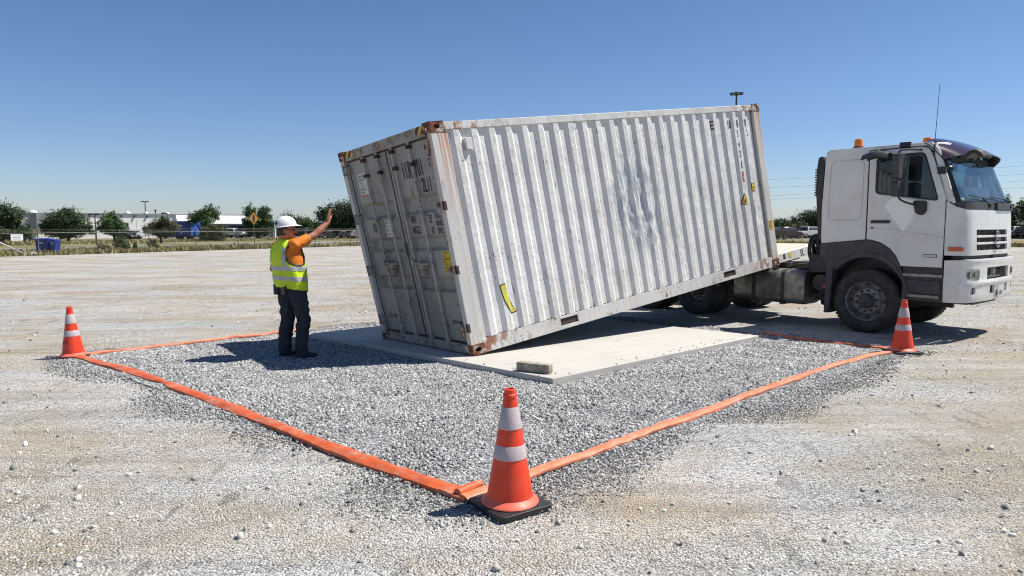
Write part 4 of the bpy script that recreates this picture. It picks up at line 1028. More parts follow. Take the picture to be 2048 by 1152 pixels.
# bumper
yo0, yo1 = y2t(.66), y2t(1.62)
hlo = round_poly([(.285,.885),(.56,.865),(.60,.91),(.59,1.025),(.29,1.045),(.265,.98)], .035, 4)
hlr = [(TE-a, b) for a, b in reversed(hlo)]
fog = round_poly([(.36,.675),(.50,.68),(.50,.78),(.37,.775)], .035, 4); fogr = [(TE-a, b) for a, b in reversed(fog)]
v1_ = [(y2t(.80),.665),(y2t(.98),.665),(y2t(.98),.785),(y2t(.80),.785)]; v2_ = [(y2t(1.43),.665),(y2t(1.60),.665),(y2t(1.60),.785),(y2t(1.43),.785)]
boff = lambda z: .028 + .018*math.exp(-((z-.83)/.035)**2) + .012*math.exp(-((z-1.15)/.03)**2) - .02*max(0,(.62-z)/.08)
bp = wrapped([(.02,.565),(TE-.02,.565),(TE-.02,1.155),(TE-.30,1.175),(.30,1.175),(.02,1.155)], [hlo, hlr, fog, fogr, [(yo0,.875),(yo1,.875),(yo1,1.045),(yo0,1.045)], v1_, v2_], boff, .03, 'bumper', M['cab'], smooth=45)
mb = MB(); patch(mb, yo0-.03, yo1+.03, .85, 1.07, -.10, .02); patch(mb, y2t(.75), y2t(1.65), .64, .80, -.05, .02); tb(mb, 'bumper_recess', M['black'], bp)
mb = MB(); mb.box(1.17,1.24,.72,.90,.89,1.03); mb.box(1.17,1.24,1.25,1.36,.90,1.04); mb.tube([(1.26,.76,.90),(1.25,.78,1.03)], .022, 8); mb.box(1.20,1.27,.8,1.5,.878,.915); tb(mb, 'tow_bracket', M['tank'], bp, bevel=.004)
for hs_, nm in ((hlo,1),(hlr,1)):
    cx_ = sum(a for a, b in hs_)/len(hs_); cz_ = sum(b for a, b in hs_)/len(hs_)
    h = wrapped([(cx_+(a-cx_)*1.06, cz_+(b-cz_)*1.06) for a, b in hs_], [], -.004, .02, 'headlight', M['lamp'], bp)
    wrapped([(cx_+(a-cx_)*.995, cz_+(b-cz_)*.995) for a, b in hs_], [], .024, .008, 'headlight_lens', M['lampglass'], h, smooth=50)
    mb = MB(); mb.tube([pt(cx_, cz_+.07, .008), pt(cx_, cz_-.07, .008)], .008, 6)
    for dx_ in (-.075,.07):
        q = pt(cx_+dx_, cz_, -.012); mb.lathe([(.052,.035),(.045,.0),(.03,-.01),(.012,-.004),(.010,.02),(.0001,.02)], q, 'x', 18)
    tb(mb, 'bulb_bowl', M['steel'], h)
for hs_ in (fog, fogr):
    cx_ = sum(a for a, b in hs_)/len(hs_); cz_ = sum(b for a, b in hs_)/len(hs_)
    h = wrapped([(cx_+(a-cx_)*1.1, cz_+(b-cz_)*1.1) for a, b in hs_], [], -.04, .02, 'fog_light', M['darkmetal'], bp)
    q = pt(cx_, cz_, -.02); mb = MB(); mb.lathe([(.045,.02),(.045,.0),(.0001,.0)], q, 'x', 18); tb(mb, 'fog_lens', M['lamp'], h)
wrapped([(y2t(1.06),.60),(y2t(1.36),.60),(y2t(1.36),.765),(y2t(1.06),.765)], [], .055, .008, 'number_plate', M['paper'], bp)
mb = MB(); put_text(mb, '11J4·1', .085, lambda a, b: pt(y2t(1.08)+a, .635+b, .058), .95); tb(mb, 'lettering', M['letters'], bp, smooth=0)
mb = MB(); mb.box(.75,1.2,.6,1.6,.50,.60); tb(mb, 'under_bumper_tray', M['darkmetal'])
# windscreen
def ws(t, v, off=0):
    yb = TW*t; b0 = [(1.075,.02),(1.15,.07),(1.19,.16),(1.225,.45),(1.235,TW/2)]
    tp = [(.815,.07),(.865,.12),(.90,.2),(.925,.45),(.935,TW/2)]
    def ev(L, t):
        tt = t if t <= .5 else 1-t; k = tt*2; ks = [0,.06,.14,.42,1]; x = np.interp(k, ks, [a for a, b in L]); y = np.interp(k, ks, [b for a, b in L])
        return Vector((x, y if t <= .5 else TW-y))
    p = ev(b0, t).lerp(ev(tp, t), v); return (p.x+off, p.y, 1.965 + (2.72-1.965)*v)
mb = MB(); mb.slab(lambda a, b: ws(.025+.95*a, .03+.93*b, .002), 32, 6, .006); tb(mb, 'windscreen', M['glass'], smooth=60)
mb = MB()
for (a0, a1, b0_, b1_) in ((0,.028,0,1),(.972,1,0,1),(.028,.972,0,.035),(.028,.972,.955,1)):
    mb.slab(lambda a, b: ws(a0+(a1-a0)*a, b0_+(b1_-b0_)*b, .006), 30 if a1-a0 > .1 else 3, 6 if b1_-b0_ > .1 else 2, .02)
tb(mb, 'windscreen_seal', M['black'], smooth=60)
for ys in (.0, 1.0):
    y_a = .0 if ys == 0 else TW; sg = 1 if ys == 0 else -1
    mb = MB(); mb.hexa([(.99,y_a+sg*.004,1.97),(1.085,y_a+sg*.03,1.97),(1.06,y_a+sg*.07,1.97),(.99,y_a+sg*.06,1.97),(.75,y_a+sg*.03,2.80),(.825,y_a+sg*.08,2.75),(.80,y_a+sg*.12,2.75),(.74,y_a+sg*.1,2.80)]); tb(mb, 'windscreen_pillar', M['cab'], bevel=.01)
mb = MB(); mb.hexa([(.80,.08,2.71),(.94,.35,2.71),(.94,TW-.35,2.71),(.80,TW-.08,2.71),(.70,.05,2.82),(.86,.3,2.83),(.86,TW-.3,2.83),(.70,TW-.05,2.82)]); tb(mb, 'roof_front_edge', M['cab'], bevel=.02)
for (ya, yb) in ((.55,.22),(1.5,1.12)):
    mb = MB(); p0 = Vector((1.27,ya+.28,1.93)); p1 = Vector((1.235,ya+.1,2.03)); p2 = Vector((1.222,yb-.1,2.055)); 
    mb.tube([p0, p1], .012, 6); mb.tube([(p1.x-.002,p1.y+.26,p1.z-.01),(p1.x,p1.y,p1.z+.005),p2], .009, 6); mb.lathe([(.03,-.02),(.03,.02),(.0001,.02)], tuple(p0), 'x', 12)
    tb(mb, 'wiper', M['black'])
# sun visor
def vis(a, b):
    y = .0 + TW*a; e = abs(2*a-1); bow = 1-e**3.5*.5
    return (.66 + .50*b*bow, y, 2.915 - .05*e**2 - .25*b**1.3 - .06*e**6)
mb = MB(); mb.slab(vis, 30, 8, .012); vz = tb(mb, 'sun_visor', M['visor'], smooth=60)
for a in (.12,.3,.5,.7,.88):
    mb = MB(); mb.lathe([(.014,.0),(.012,.008),(.0001,.01)], (vis(a,.55)[0], vis(a,.55)[1], vis(a,.55)[2]+.002), 'z', 10); tb(mb, 'visor_bolt', M['black'], vz)
# mirrors, near side and mirrored far side
def mirrors(yf, s_):
    Y = lambda y: yf + s_*y
    mb = MB(); mb.tube(spline([(.64,Y(-.02),2.715),(.52,Y(-.16),2.72),(.44,Y(-.27),2.69),(.45,Y(-.29),2.5),(.455,Y(-.29),2.2),(.47,Y(-.27),2.02),(.60,Y(-.05),1.93)], 5), .014, 8)
    mb.plate(round_poly([(.56,2.0),(.74,1.99),(.74,1.84),(.68,1.78),(.60,1.82)], .04, 4), [], .04, lambda a, b, d_: (a, Y(-.045+d_), b)); arm = tb(mb, 'mirror_arm', M['black'])
    for z0, z1 in ((2.30,2.66),(2.05,2.27)):
        mb = MB(); o_ = round_poly([(-.40,z0),(-.16,z0+.005),(-.17,z1),(-.41,z1)], .05, 4)
        mb.plate(o_, [], .10, lambda a, b, d_: (.40+d_*.95, Y(a+.0), b)); h = tb(mb, 'mirror_housing', M['fender'], arm, bevel=.015)
        mb = MB(); mb.plate([(-.285+(a+.285)*.86, (z0+z1)/2+(b-(z0+z1)/2)*.88) for a, b in o_], [], .004, lambda a, b, d_: (.3955+d_, Y(a), b)); tb(mb, 'mirror_glass', M['steel'], h)
    mb = MB(); mb.tube([(.12,Y(0),2.74),(.12,Y(-.12),2.76),(.10,Y(-.22),2.70)], .014, 8)
    mb.slab(lambda a, b: (-.06+.36*a, Y(-.36+.26*b), 2.60+.09*math.sin(math.pi*b)**.5 + .035*math.sin(math.pi*a)), 10, 6, .05); tb(mb, 'kerb_mirror', M['black'])
    mb = MB(); mb.tube(spline([(.93,Y(-.0),2.44),(1.05,Y(.0),2.52),(1.25,Y(.08),2.64)], 4), .013, 8); mb.box(.86,.96,min(Y(-.03),Y(.03)),max(Y(-.03),Y(.03)),2.36,2.46)
    for k in (0,):
        mb.slab(lambda a, b: (1.20+.16*b, Y(-.0+.34*a), 2.49 + .13*math.sin(math.pi*(.15+.7*b)) + .02*math.sin(math.pi*a)), 8, 6, .05)
    tb(mb, 'front_mirror', M['black'])
mirrors(0, 1)
mb = MB(); mb.plate(round_poly([(.45,1.95),(.62,1.95),(.62,2.6),(.45,2.6)], .05), [], .12, lambda a, b, d_: (a, TW+.2+d_, b)); mb.tube([(.7,TW,2.6),(.55,TW+.25,2.62)], .014, 6); mb.tube([(.7,TW,1.9),(.55,TW+.25,1.98)], .014, 6); tb(mb, 'mirror_housing', M['fender'], bevel=.02)
# beacons, antenna, roof marker
for x, y, hh in ((-.32,.14,.15),(.50,.55,.13)):
    z_ = RO-.005; mb = MB(); mb.lathe([(.075,0),(.075,.03),(.062,.035)], (x,y,z_), 'z', 20); b_ = tb(mb, 'beacon_base', M['black'])
    mb = MB(); mb.lathe([(.068,.03),(.064,.05),(.060,hh*.75),(.050,hh*.95),(.03,hh),(.0001,hh+.003)], (x,y,z_), 'z', 20); tb(mb, 'beacon_dome', M['amber'], b_)
mb = MB(); mb.tube([(.80,-.03,2.62),(.805,-.03,2.78)], .012, 6); mb.tube([(.805,-.03,2.78),(.83,-.03,3.62)], [.005,.003], 5); tb(mb, 'antenna', M['black'])
mb = MB(); mb.box(.33,.48,-.012,.05,2.77,2.845); tb(mb, 'roof_marker_lamp', M['black'], bevel=.008)
# interior
mb = MB(); mb.slab(lambda a, b: (.55+.46*b*(1-.28*abs(2*a-1)**3), .10+(TW-.2)*a, 1.95+.04*(1-b)), 24, 5, .25); tb(mb, 'dashboard', M['dash'], smooth=50)
mb = MB(); cw_ = Vector((.60,.55,2.10)); rg = []
for k in range(25): a = 2*math.pi*k/24; rg.append(cw_ + Vector((.05*math.sin(a)*1.6, .22*math.cos(a), .19*math.sin(a))))
mb.tube(rg, .015, 8, False); mb.tube([cw_-Vector((0,.2,0)), cw_+Vector((0,.2,0))], .012, 6); mb.tube([cw_, cw_+Vector((.18,0,-.15))], .025, 6); tb(mb, 'steering_wheel', M['black'])
for y in (.55,1.6):
    mb = MB(); mb.box(-.35,.15,y-.24,y+.24,1.60,1.74); mb.hexa([(-.42,y-.22,1.72),(-.28,y-.22,1.72),(-.28,y+.22,1.72),(-.42,y+.22,1.72),(-.52,y-.20,2.38),(-.42,y-.20,2.38),(-.42,y+.20,2.38),(-.52,y+.20,2.38)]); mb.box(-.52,-.43,y-.12,y+.12,2.39,2.55)
    tb(mb, 'seat', M['seat'], bevel=.03)
mb = MB(); mb.hexa([(.82,.28,2.0),(1.02,.30,1.99),(1.04,.62,1.99),(.84,.60,2.0),(.80,.30,2.08),(.98,.32,2.03),(1.0,.6,2.05),(.82,.58,2.13)]); tb(mb, 'papers_on_dashboard', M['papers'])
mb = MB(); mb.tube(spline([(.90,1.22,1.96),(.88,1.2,2.32),(.84,1.26,2.42),(.80,1.5,2.44)], 5), .02, 8); tb(mb, 'grab_rail', M['dash'])
mb = MB(); mb.plate(rrect(.18,.46,2.42,2.62,.05), [], .02, lambda a, b, d_: (.93+d_, a+.0, b)); tb(mb, 'interior_shade', M['fender'])
# fender, arch, steps, mudflap
def arch_pts(r, x=-.07, z=.50): return [(x + r*math.cos(R_(a)), z + r*math.sin(R_(a))) for a in range(0, 181, 12)]
for near in (1, 0):
    y0, s_ = (0, 1) if near else (TW, -1)
    ar = arch_pts(.58); ar2 = [(.47,.55)] + [(a, b) for a, b in ar if a > -.55]
    outer = [(.50,.70),(.475,.62)] ; 
    inn = [(-.07+.58*math.cos(R_(a)), .56+.60*math.sin(R_(a))) for a in range(0, 150, 10)]
    out = [(-.785,1.15),(-.785,1.355),(-.085,1.425),(.0,1.42),(.14,1.38),(.26,1.305),(.35,1.195),(.41,1.06),(.50,.86),(.56,.60)]
    mb = MB(); mb.plate([(.515,.60)] + inn + out[0:] , [], .30, sidemap(y0-.012*s_, s_)); fd = tb(mb, 'wheel_arch', M['fender'], smooth=40, bevel=.006)
    mb = MB(); mb.tube([(a*1.0, y0-.014*s_, b+.085) for a, b in inn[2:-1]], .008, 6); tb(mb, 'arch_lip', M['fender'], fd)
    mb = MB(); mb.hexa([(-.70,y0-.0,.26),(-.62,y0,.26),(-.62,y0+s_*.34,.26),(-.70,y0+s_*.34,.26),(-.68,y0,1.16),(-.56,y0,1.16),(-.56,y0+s_*.34,1.16),(-.68,y0+s_*.34,1.16)]); tb(mb, 'mudflap', M['fender'], bevel=.01)
    mb = MB(); mb.box(.45,1.0,min(y0+.02*s_,y0+.30*s_),max(y0+.02*s_,y0+.30*s_),.56,1.045); st = tb(mb, 'step_well', M['darkmetal'])
    for z, x0_, x1_ in ((.925,.46,.985),(.625,.53,.95)):
        mb = MB(); mb.box(x0_,x1_,min(y0-.012*s_,y0+.10*s_),max(y0-.012*s_,y0+.10*s_),z-.02,z+.025); tb(mb, 'step', M['steel'], st, bevel=.004)
    mb = MB(); mb.box(.50,.96,min(y0+.005*s_,y0+.03*s_),max(y0+.005*s_,y0+.03*s_),.66,.86); tb(mb, 'step_panel', M['fender'], st, bevel=.01)
for y0_, y1_ in ((.34,.40),(TW-.40,TW-.34)):
    mb = MB(); mb.box(-.66,.44,y0_,y1_,.55,1.30); tb(mb, 'wheel_arch_liner', M['black'])
mb = MB(); mb.box(-.66,.44,.02,TW-.02,1.22,1.30); tb(mb, 'wheel_arch_liner', M['black'])
mb = MB(); mb.box(-.74,-.70,.08,TW-.08,1.37,2.76); mb.box(-.69,.60,.08,TW-.08,2.72,2.76); mb.box(-.69,-.12,.06,.08,1.37,2.72); mb.box(-.69,-.12,TW-.08,TW-.06,1.37,2.72); mb.box(-.12,.95,.055,.07,1.4,1.97); mb.box(-.12,.95,TW-.07,TW-.055,1.4,1.97)
tb(mb, 'cab_lining', M['seat'])
# exhaust / intake stack and hoses behind cab
mb = MB(); mb.plate(round_poly([(-.93,2.10),(-.82,2.08),(-.80,2.64),(-.83,2.74),(-.90,2.72),(-.92,2.56)], .03), [], .30, lambda a, b, d_: (a, .06+d_, b)); mb.hexa([(-.88,.1,1.4),(-.80,.1,1.4),(-.80,.34,1.4),(-.88,.34,1.4),(-.93,.08,2.15),(-.82,.08,2.15),(-.82,.36,2.15),(-.93,.36,2.15)])
for k in range(11): mb.box(-.955,-.93,.07,.35,2.12+k*.040,2.14+k*.040)
tb(mb, 'air_intake', M['black'])
mb = MB(); rd = random.Random(4)
for k in range(16):
    a = rd.uniform(.0,.5); mb.tube(spline([(-.83,.15+a,1.1+rd.uniform(-.1,.1)),(-.92-rd.uniform(0,.12),.1+a,1.42+rd.uniform(-.1,.1)),(-1.06-rd.uniform(0,.1),.2+a,1.28+rd.uniform(-.15,.1)),(-1.02,.3+a,.85)], 5), rd.uniform(.010,.02), 6)
tb(mb, 'hoses', M['black'])
mb = MB(); mb.lathe([(.20,0),(.36,.0),(.40,.04),(.41,.12),(.40,.20),(.36,.24),(.20,.24)], (-.98,.10,.0), 'x', 40)
mb.v = [(-.96+(p[0]+.98)*.9, p[1]+.62, p[2]+1.08) for p in mb.v]; tb(mb, 'spare_tyre', M['rubber'], smooth=50)
mb = MB(); mb.box(-1.5,-.9,.62,1.5,.85,.98); mb.box(-1.35,-1.05,.35,.66,.93,1.0); tb(mb, 'subframe', M['darkmetal'])
# tilt tray (built in the container's own directions, it carries the front of the container)
tl = lambda s, v, w_: Matrix.Rotation(-PHI, 3, 'Z') @ (cm(s, v, w_) + cA - Vector((G0.x, G0.y, 0)))
mb = MB()
for k in range(10): mb.box(6.10,7.62,.32+k*.21,.32+k*.21+.195,.085,.115)
tr_ = mb.build('tray_deck', M['plank'], truck, mp=tl, loc=True, smooth=0)
mb = MB(); mb.box(6.09,7.64,.26,.312,-.03,.12); mb.box(6.09,7.64,2.44,2.49,-.03,.12); mb.box(7.58,7.64,.32,2.43,-.03,.08)
mb.build('tray_edge_rail', M['cont'], truck, mp=tl, loc=True, bevel=.004)
mb = MB(); mb.box(4.6,7.6,.75,.87,-.16,-.04); mb.box(4.6,7.6,1.7,1.82,-.16,-.04); mb.box(6.2,6.3,.35,2.4,-.02,.08); mb.box(7.0,7.1,.35,2.4,-.02,.08); mb.build('tray_beam', M['darkmetal'], truck, mp=tl)
for s_a, s_b, mt in ((6.16,6.32,'yellow'),(6.50,6.56,'letters'),(6.66,6.74,'yellow')):
    mb = MB(); mb.box(s_a,s_b,.256,.2605,.02,.10); mb.build('tray_sticker', M[mt], tr_, mp=tl, smooth=0)
mb = MB(); put_text(mb, 'SL', .16, lambda a, b: (7.02+a, .2575, -.01+b), .8); mb.build('lettering', M['letters'], tr_, mp=tl, smooth=0)
# ------------------------------------------------------------------ person
def meshobj(name, mb, mat, parent, voxel=None, smooth_it=0, disp=None):
    o = mb.build(name, mat, parent, smooth=0, normals=True)
    if voxel:
        r = o.modifiers.new('remesh', 'REMESH'); r.mode = 'VOXEL'; r.voxel_size = voxel; r.use_smooth_shade = True
    if smooth_it:
        s_ = o.modifiers.new('smooth', 'SMOOTH'); s_.factor = .5; s_.iterations = smooth_it
    if disp:
        tx = bpy.data.textures.new(name + '_folds', 'CLOUDS'); tx.noise_scale = disp[0]
        d_ = o.modifiers.new('folds', 'DISPLACE'); d_.texture = tx; d_.strength = disp[1]; d_.mid_level = .5
    return o
def ball(mb, c, r, sq=(1,1,1), rot=None, n=20):
    prof = [(max(math.sin(math.pi*k/12), .0005), -math.cos(math.pi*k/12)) for k in range(13)]
    t_ = MB(); t_.lathe(prof, n=n, cap=True); rot = rot or Matrix.Identity(3)
    mb.add([tuple(Vector(c) + rot @ Vector((p[0]*r*sq[0], p[1]*r*sq[1], p[2]*r*sq[2]))) for p in t_.v], t_.f)
def limb(mb, pts, rs, n=16):
    mb.tube(pts, list(rs), n)
    for p, r in zip(pts, rs): ball(mb, p, r)
pp = at(597, 718); person = thing('person', 'worker in white hard hat and yellow safety vest raising one open hand', 'person', (pp.x, pp.y, .03), R_(-40))
V3 = Vector
hipL, hipR = V3((-.115,-.06,.86)), V3((.085,-.05,.86))
kneL, kneR = V3((-.12,-.055,.47)), V3((.125,.005,.47))
ankL, ankR = V3((-.125,-.10,.09)), V3((.135,-.03,.09))
shR, elR, wrR = V3((.145,-.09,1.385)), V3((.185,.155,1.50)), V3((.205,.335,1.655))
shL, elL, wrL = V3((-.245,-.085,1.36)), V3((-.345,-.10,1.08)), V3((-.26,.14,.96))
RG = [(.80,-.02,-.055,.178,.135),(.90,-.025,-.06,.186,.142),(1.05,-.035,-.07,.198,.148),(1.20,-.045,-.085,.212,.150),(1.30,-.05,-.09,.212,.138),(1.37,-.05,-.095,.190,.112),(1.42,-.05,-.095,.130,.086),(1.455,-.048,-.09,.074,.066)]
def torso(th, z, off=0.0):
    zs = [r[0] for r in RG]; cx, cy, rx, ry = [np.interp(z, zs, [r[k] for r in RG]) for k in (1,2,3,4)]
    c, s_ = math.cos(th), math.sin(th); e = 2/2.4
    return (cx + (rx+off)*math.copysign(abs(c)**e, c), cy + (ry+off)*math.copysign(abs(s_)**e, s_), z)
headC = V3((-.02,-.105,1.555)); HR = Matrix.Rotation(R_(-38), 3, 'Z')
hp = lambda x, y, z: headC + HR @ V3((x, y, z))
mb = MB()
mb.v += [torso(2*math.pi*k/32, z, -.02) for z in [.80+.06*i for i in range(11)] for k in range(32)]
for i in range(10):
    for k in range(32): k2 = (k+1) % 32; mb.f.append([i*32+k, i*32+k2, (i+1)*32+k2, (i+1)*32+k]); mb.mi.append(0)
mb.f.append(list(range(31,-1,-1))); mb.mi.append(0); mb.f.append([320+k for k in range(32)]); mb.mi.append(0)
for h_, k_, a_ in ((hipL,kneL,ankL),(hipR,kneR,ankR)): limb(mb, [h_, k_, a_], [.085,.055,.038])
limb(mb, [shR, shR.lerp(elR,.5), elR, elR.lerp(wrR,.35), wrR], [.058,.052,.044,.046,.029]); limb(mb, [shL, shL.lerp(elL,.5), elL, elL.lerp(wrL,.35), wrL], [.058,.050,.043,.044,.028])
limb(mb, [V3((-.048,-.09,1.42)), hp(0,-.015,-.05)], [.058,.055])
ball(mb, hp(0,0,.015), 1, (.078,.098,.108), HR); ball(mb, hp(0,.028,-.045), 1, (.058,.064,.062), HR); ball(mb, hp(0,.078,-.085), .026, (1,1,.8), HR)
limb(mb, [hp(0,.093,.012), hp(0,.112,-.020)], [.011,.015]); ball(mb, hp(0,.088,-.055), 1, (.026,.014,.006), HR); ball(mb, hp(0,.086,-.068), 1, (.022,.014,.007), HR)
ball(mb, hp(0,.088,.030), 1, (.052,.014,.010), HR)
for s_ in (-1,1): ball(mb, hp(s_*.078,-.008,-.005), 1, (.010,.020,.032), HR); ball(mb, hp(s_*.03,.083,.010), .012, (1,1,1), HR)
# right hand, open and raised: palm towards the container
def hand(mb, w0, up, palm, side, openh=True):
    up, palm = V3(up).normalized(), V3(palm).normalized(); side = V3(side).normalized()
    pc = w0 + up*.05
    for a in (-.026,-.009,.009,.026): limb(mb, [w0 + side*a*.6, w0 + up*.085 + side*a*1.25], [.017,.0135])
    for a, ln, cu in ((-.036,.062,.25),(-.012,.076,.12),(.012,.080,.10),(.035,.070,.16)):
        b_ = w0 + up*.088 + side*a; cu = cu if openh else cu+1.0
        p1 = b_ + (up*math.cos(cu*.4)+palm*math.sin(cu*.4) + side*a*1.6)*ln*.45; p2 = p1 + (up*math.cos(cu*.9)+palm*math.sin(cu*.9)+side*a*1.2)*ln*.3; p3 = p2 + (up*math.cos(cu*1.3)+palm*math.sin(cu*1.3))*ln*.25
        limb(mb, [b_, p1, p2, p3], [.0105,.0095,.0088,.0075], 10)
    t0 = w0 + up*.025 - side*.024 + palm*.008; limb(mb, [t0, t0 + up*.035 - side*.030 + palm*.012, t0 + up*.068 - side*.040 + palm*.016], [.016,.0115,.009], 10)
hand(mb, wrR, (.03,.12,1), (.75,.66,-.08), (.66,-.75,0))
hand(mb, wrL, (.75,.65,-.25), (-.3,.2,-1), (0,0,1), False)
body = meshobj('body', mb, M['skin'], person, .0065, 2)
# hair, helmet, glasses
mb = MB(); ball(mb, hp(0,-.014,.02), 1, (.084,.096,.105), HR)
mb.f = [f for f in mb.f if np.mean([(HR.transposed() @ (V3(mb.v[i])-headC))[1] for i in f]) < .012 and np.mean([mb.v[i][2] for i in f]) > headC.z-.075]; mb.mi = [0]*len(mb.f)
mb.build('hair', M['hair'], person, smooth=60)
mb = MB(); Hc = hp(0,-.008,.05); HT = Matrix.Rotation(R_(-38), 3, 'Z') @ Matrix.Rotation(R_(7), 3, 'X')
pr_ = []
for k in range(15):
    a = R_(90*k/14); pr_.append((math.cos(a)**.92*.93, math.sin(a)*.93))
for (r, h) in pr_:
    for k in range(40):
        t = 2*math.pi*k/40; q = V3((.122*r*math.cos(t), .142*r*math.sin(t), .132*h + .004*(1 if abs(math.cos(t)) < .12 and h > .3 else 0))); mb.v.append(tuple(Hc + HT @ q))
for i in range(14):
    for k in range(40): k2 = (k+1) % 40; mb.f.append([i*40+k, i*40+k2, (i+1)*40+k2, (i+1)*40+k]); mb.mi.append(0)
hel = mb.build('helmet', M['white'], person, smooth=60)
mb = MB(); 
def brim(a, b):
    t = 2*math.pi*a; fr = max(0, math.sin(t))**3; e = .010*b + .048*b*fr
    return tuple(Hc + HT @ V3(((.1125+e)*math.cos(t), (.131+e)*math.sin(t), .003 - .012*b - .008*b*fr)))
mb.slab(brim, 48, 3, .004); mb.build('brim', M['white'], hel, smooth=60)
mb = MB()
for k in range(16):
    pass
ez = lambda a, b: tuple(Hc + HT @ V3((.1155*math.cos(a)*math.cos(b), .134*math.sin(a)*math.cos(b), .125*math.sin(b))))
a0, b0_ = R_(-50), R_(22)
rg = [ez(a0+.17*math.cos(t), b0_+.17*math.sin(t)) for t in [2*math.pi*k/20 for k in range(21)]]; mb.tube(rg, .0045, 6, False)
mb.tube([ez(a0-.05,b0_+.08), ez(a0-.05,b0_-.04), ez(a0,b0_-.08), ez(a0+.04,b0_-.04), ez(a0+.04,b0_+.08)], .004, 6); mb.build('round_emblem', M['letters'], hel)
mb = MB(); 
mb.tube([hp(-.082,-.005,.012), hp(-.074,.06,.012), hp(-.062,.085,.012)], .003, 6); mb.tube([hp(.082,-.005,.012), hp(.074,.06,.012), hp(.062,.085,.012)], .003, 6)
for s_ in (-1,1): ball(mb, hp(s_*.034,.096,.008), 1, (.028,.008,.018), HR, 14)
mb.build('sunglasses', M['black'], person, smooth=60)
# shirt
mb = MB()
mb.v += [torso(2*math.pi*k/32, z, .002) for z in [.83+.0625*i for i in range(11)] for k in range(32)]
for i in range(10):
    for k in range(32): k2 = (k+1) % 32; mb.f.append([i*32+k, i*32+k2, (i+1)*32+k2, (i+1)*32+k]); mb.mi.append(0)
mb.f.append(list(range(31,-1,-1))); mb.mi.append(0); mb.f.append([320+k for k in range(32)]); mb.mi.append(0)
seR = shR.lerp(elR, .66); seL = shL.lerp(elL, .72)
for a, b, r0, r1 in ((shR, seR, .072, .063), (shL, seL, .072, .062)):
    mb.tube([a.lerp(b,-.1), a.lerp(b,.5), b], [r0,(r0+r1)/2,r1], 18); ball(mb, a, r0)
mb.tube([(.02,-.09,1.36),tuple(shR)], [.085,.078], 16); mb.tube([(-.12,-.09,1.35),tuple(shL)], [.085,.076], 16)
limb(mb, [V3((-.048,-.088,1.42)), V3((-.042,-.094,1.475))], [.073,.064])
sh_ = meshobj('shirt', mb, M['shirt'], person, .008, 2, (.07,.010))
mb = MB(); mb.lathe([(.073,-.02),(.078,.0),(.070,.022),(.064,.02)], (-.044,-.094,1.475), 'z', 24); mb.build('collar', M['shirt'], sh_, smooth=60)
# vest with arm holes, hem and reflective bands
def vz_(th, h): return .845 + h*(1.452-.845) + (1-h)**4*(.035*math.cos(th+1.9) - .01)
def vp(th, h, off=0.0):
    z = vz_(th, h); f = .008*math.sin(th*5+z*9)*(1-h) + .012*noise.noise((math.cos(th)*2.6, math.sin(th)*2.6, z*9)) + .005*noise.noise((math.cos(th)*7, math.sin(th)*7, z*22)); flare = .014*(1-h)**2
    q = torso(th, min(max(z, .80), 1.455), .016+off+f+flare); return q
def in_hole(th, z):
    for c_ in (0.0, math.pi):
        d_ = abs((th-c_+math.pi) % (2*math.pi) - math.pi); k = (z-1.275)/.125
        if abs(k) < 1 and d_ < .80*math.sqrt(1-k*k)+.04: return True
    return False
nu_, nv_ = 112, 48; mb = MB()
for j in range(nv_+1):
    for i in range(nu_): mb.v.append(vp(2*math.pi*i/nu_, j/nv_))
edge = set(); faces = []
for j in range(nv_):
    for i in range(nu_):
        th = 2*math.pi*(i+.5)/nu_; z = vz_(th, (j+.5)/nv_)
        if in_hole(th, z): continue
        i2 = (i+1) % nu_; mb.f.append([j*nu_+i, j*nu_+i2, (j+1)*nu_+i2, (j+1)*nu_+i])
        d_ = min(abs((th-c_+math.pi) % (2*math.pi) - math.pi) for c_ in (0, math.pi)); k = (z-1.275)/.150
        trim = (j == 0) or (abs(k) < 1 and d_ < .90*math.sqrt(1-k*k)+.05)
        mb.mi.append(1 if trim else 0)
ve = mb.build('safety_vest', [M['vest'], M['letters']], person, smooth=60)
so_ = ve.modifiers.new('thickness', 'SOLIDIFY'); so_.thickness = .004; so_.offset = 1
def vband(z0, z1, th0, th1, name='reflective_band', n=80):
    mb = MB(); h = lambda z: (z-.845)/(1.452-.845)
    mb.slab(lambda a, b: vp(th0+(th1-th0)*a, h(z0+(z1-z0)*b), .0075), n, 3, .003); mb.build(name, M['reflect'], ve, smooth=60)
vband(.955,1.005,0,2*math.pi*.999); vband(1.075,1.125,0,2*math.pi*.999)
for c_ in (R_(232), R_(305), R_(125), R_(55)): vband(1.125,1.445,c_-.13,c_+.13,'reflective_brace',6)
# trousers, belt, shoes
mb = MB()
limb(mb, [V3((-.022,-.06,.93)), V3((-.02,-.06,.86))], [.10,.10])
mb.v += []
b_ = len(mb.v)
tr_r = [torso(2*math.pi*k/28, z, .006) for z in (.80,.86,.92,.955) for k in range(28)]
mb.add(tr_r, [(i*28+k, i*28+(k+1) % 28, (i+1)*28+(k+1) % 28, (i+1)*28+k) for i in range(3) for k in range(28)] + [tuple(range(27,-1,-1)), tuple(84+k for k in range(28))])
for h_, k_, a_ in ((hipL,kneL,ankL),(hipR,kneR,ankR)):
    limb(mb, [h_+V3((0,0,-.02)), h_.lerp(k_,.5), k_, k_.lerp(a_,.45)+V3((0,-.012,0)), a_+V3((0,-.008,.02)), a_+V3((0,-.005,-.045))], [.108,.098,.080,.080,.076,.074])
ball(mb, V3((-.075,-.13,.84)), .085); ball(mb, V3((.05,-.13,.84)), .085)
tro = meshobj('trousers', mb, M['jeans'], person, .009, 2, (.055,.046))
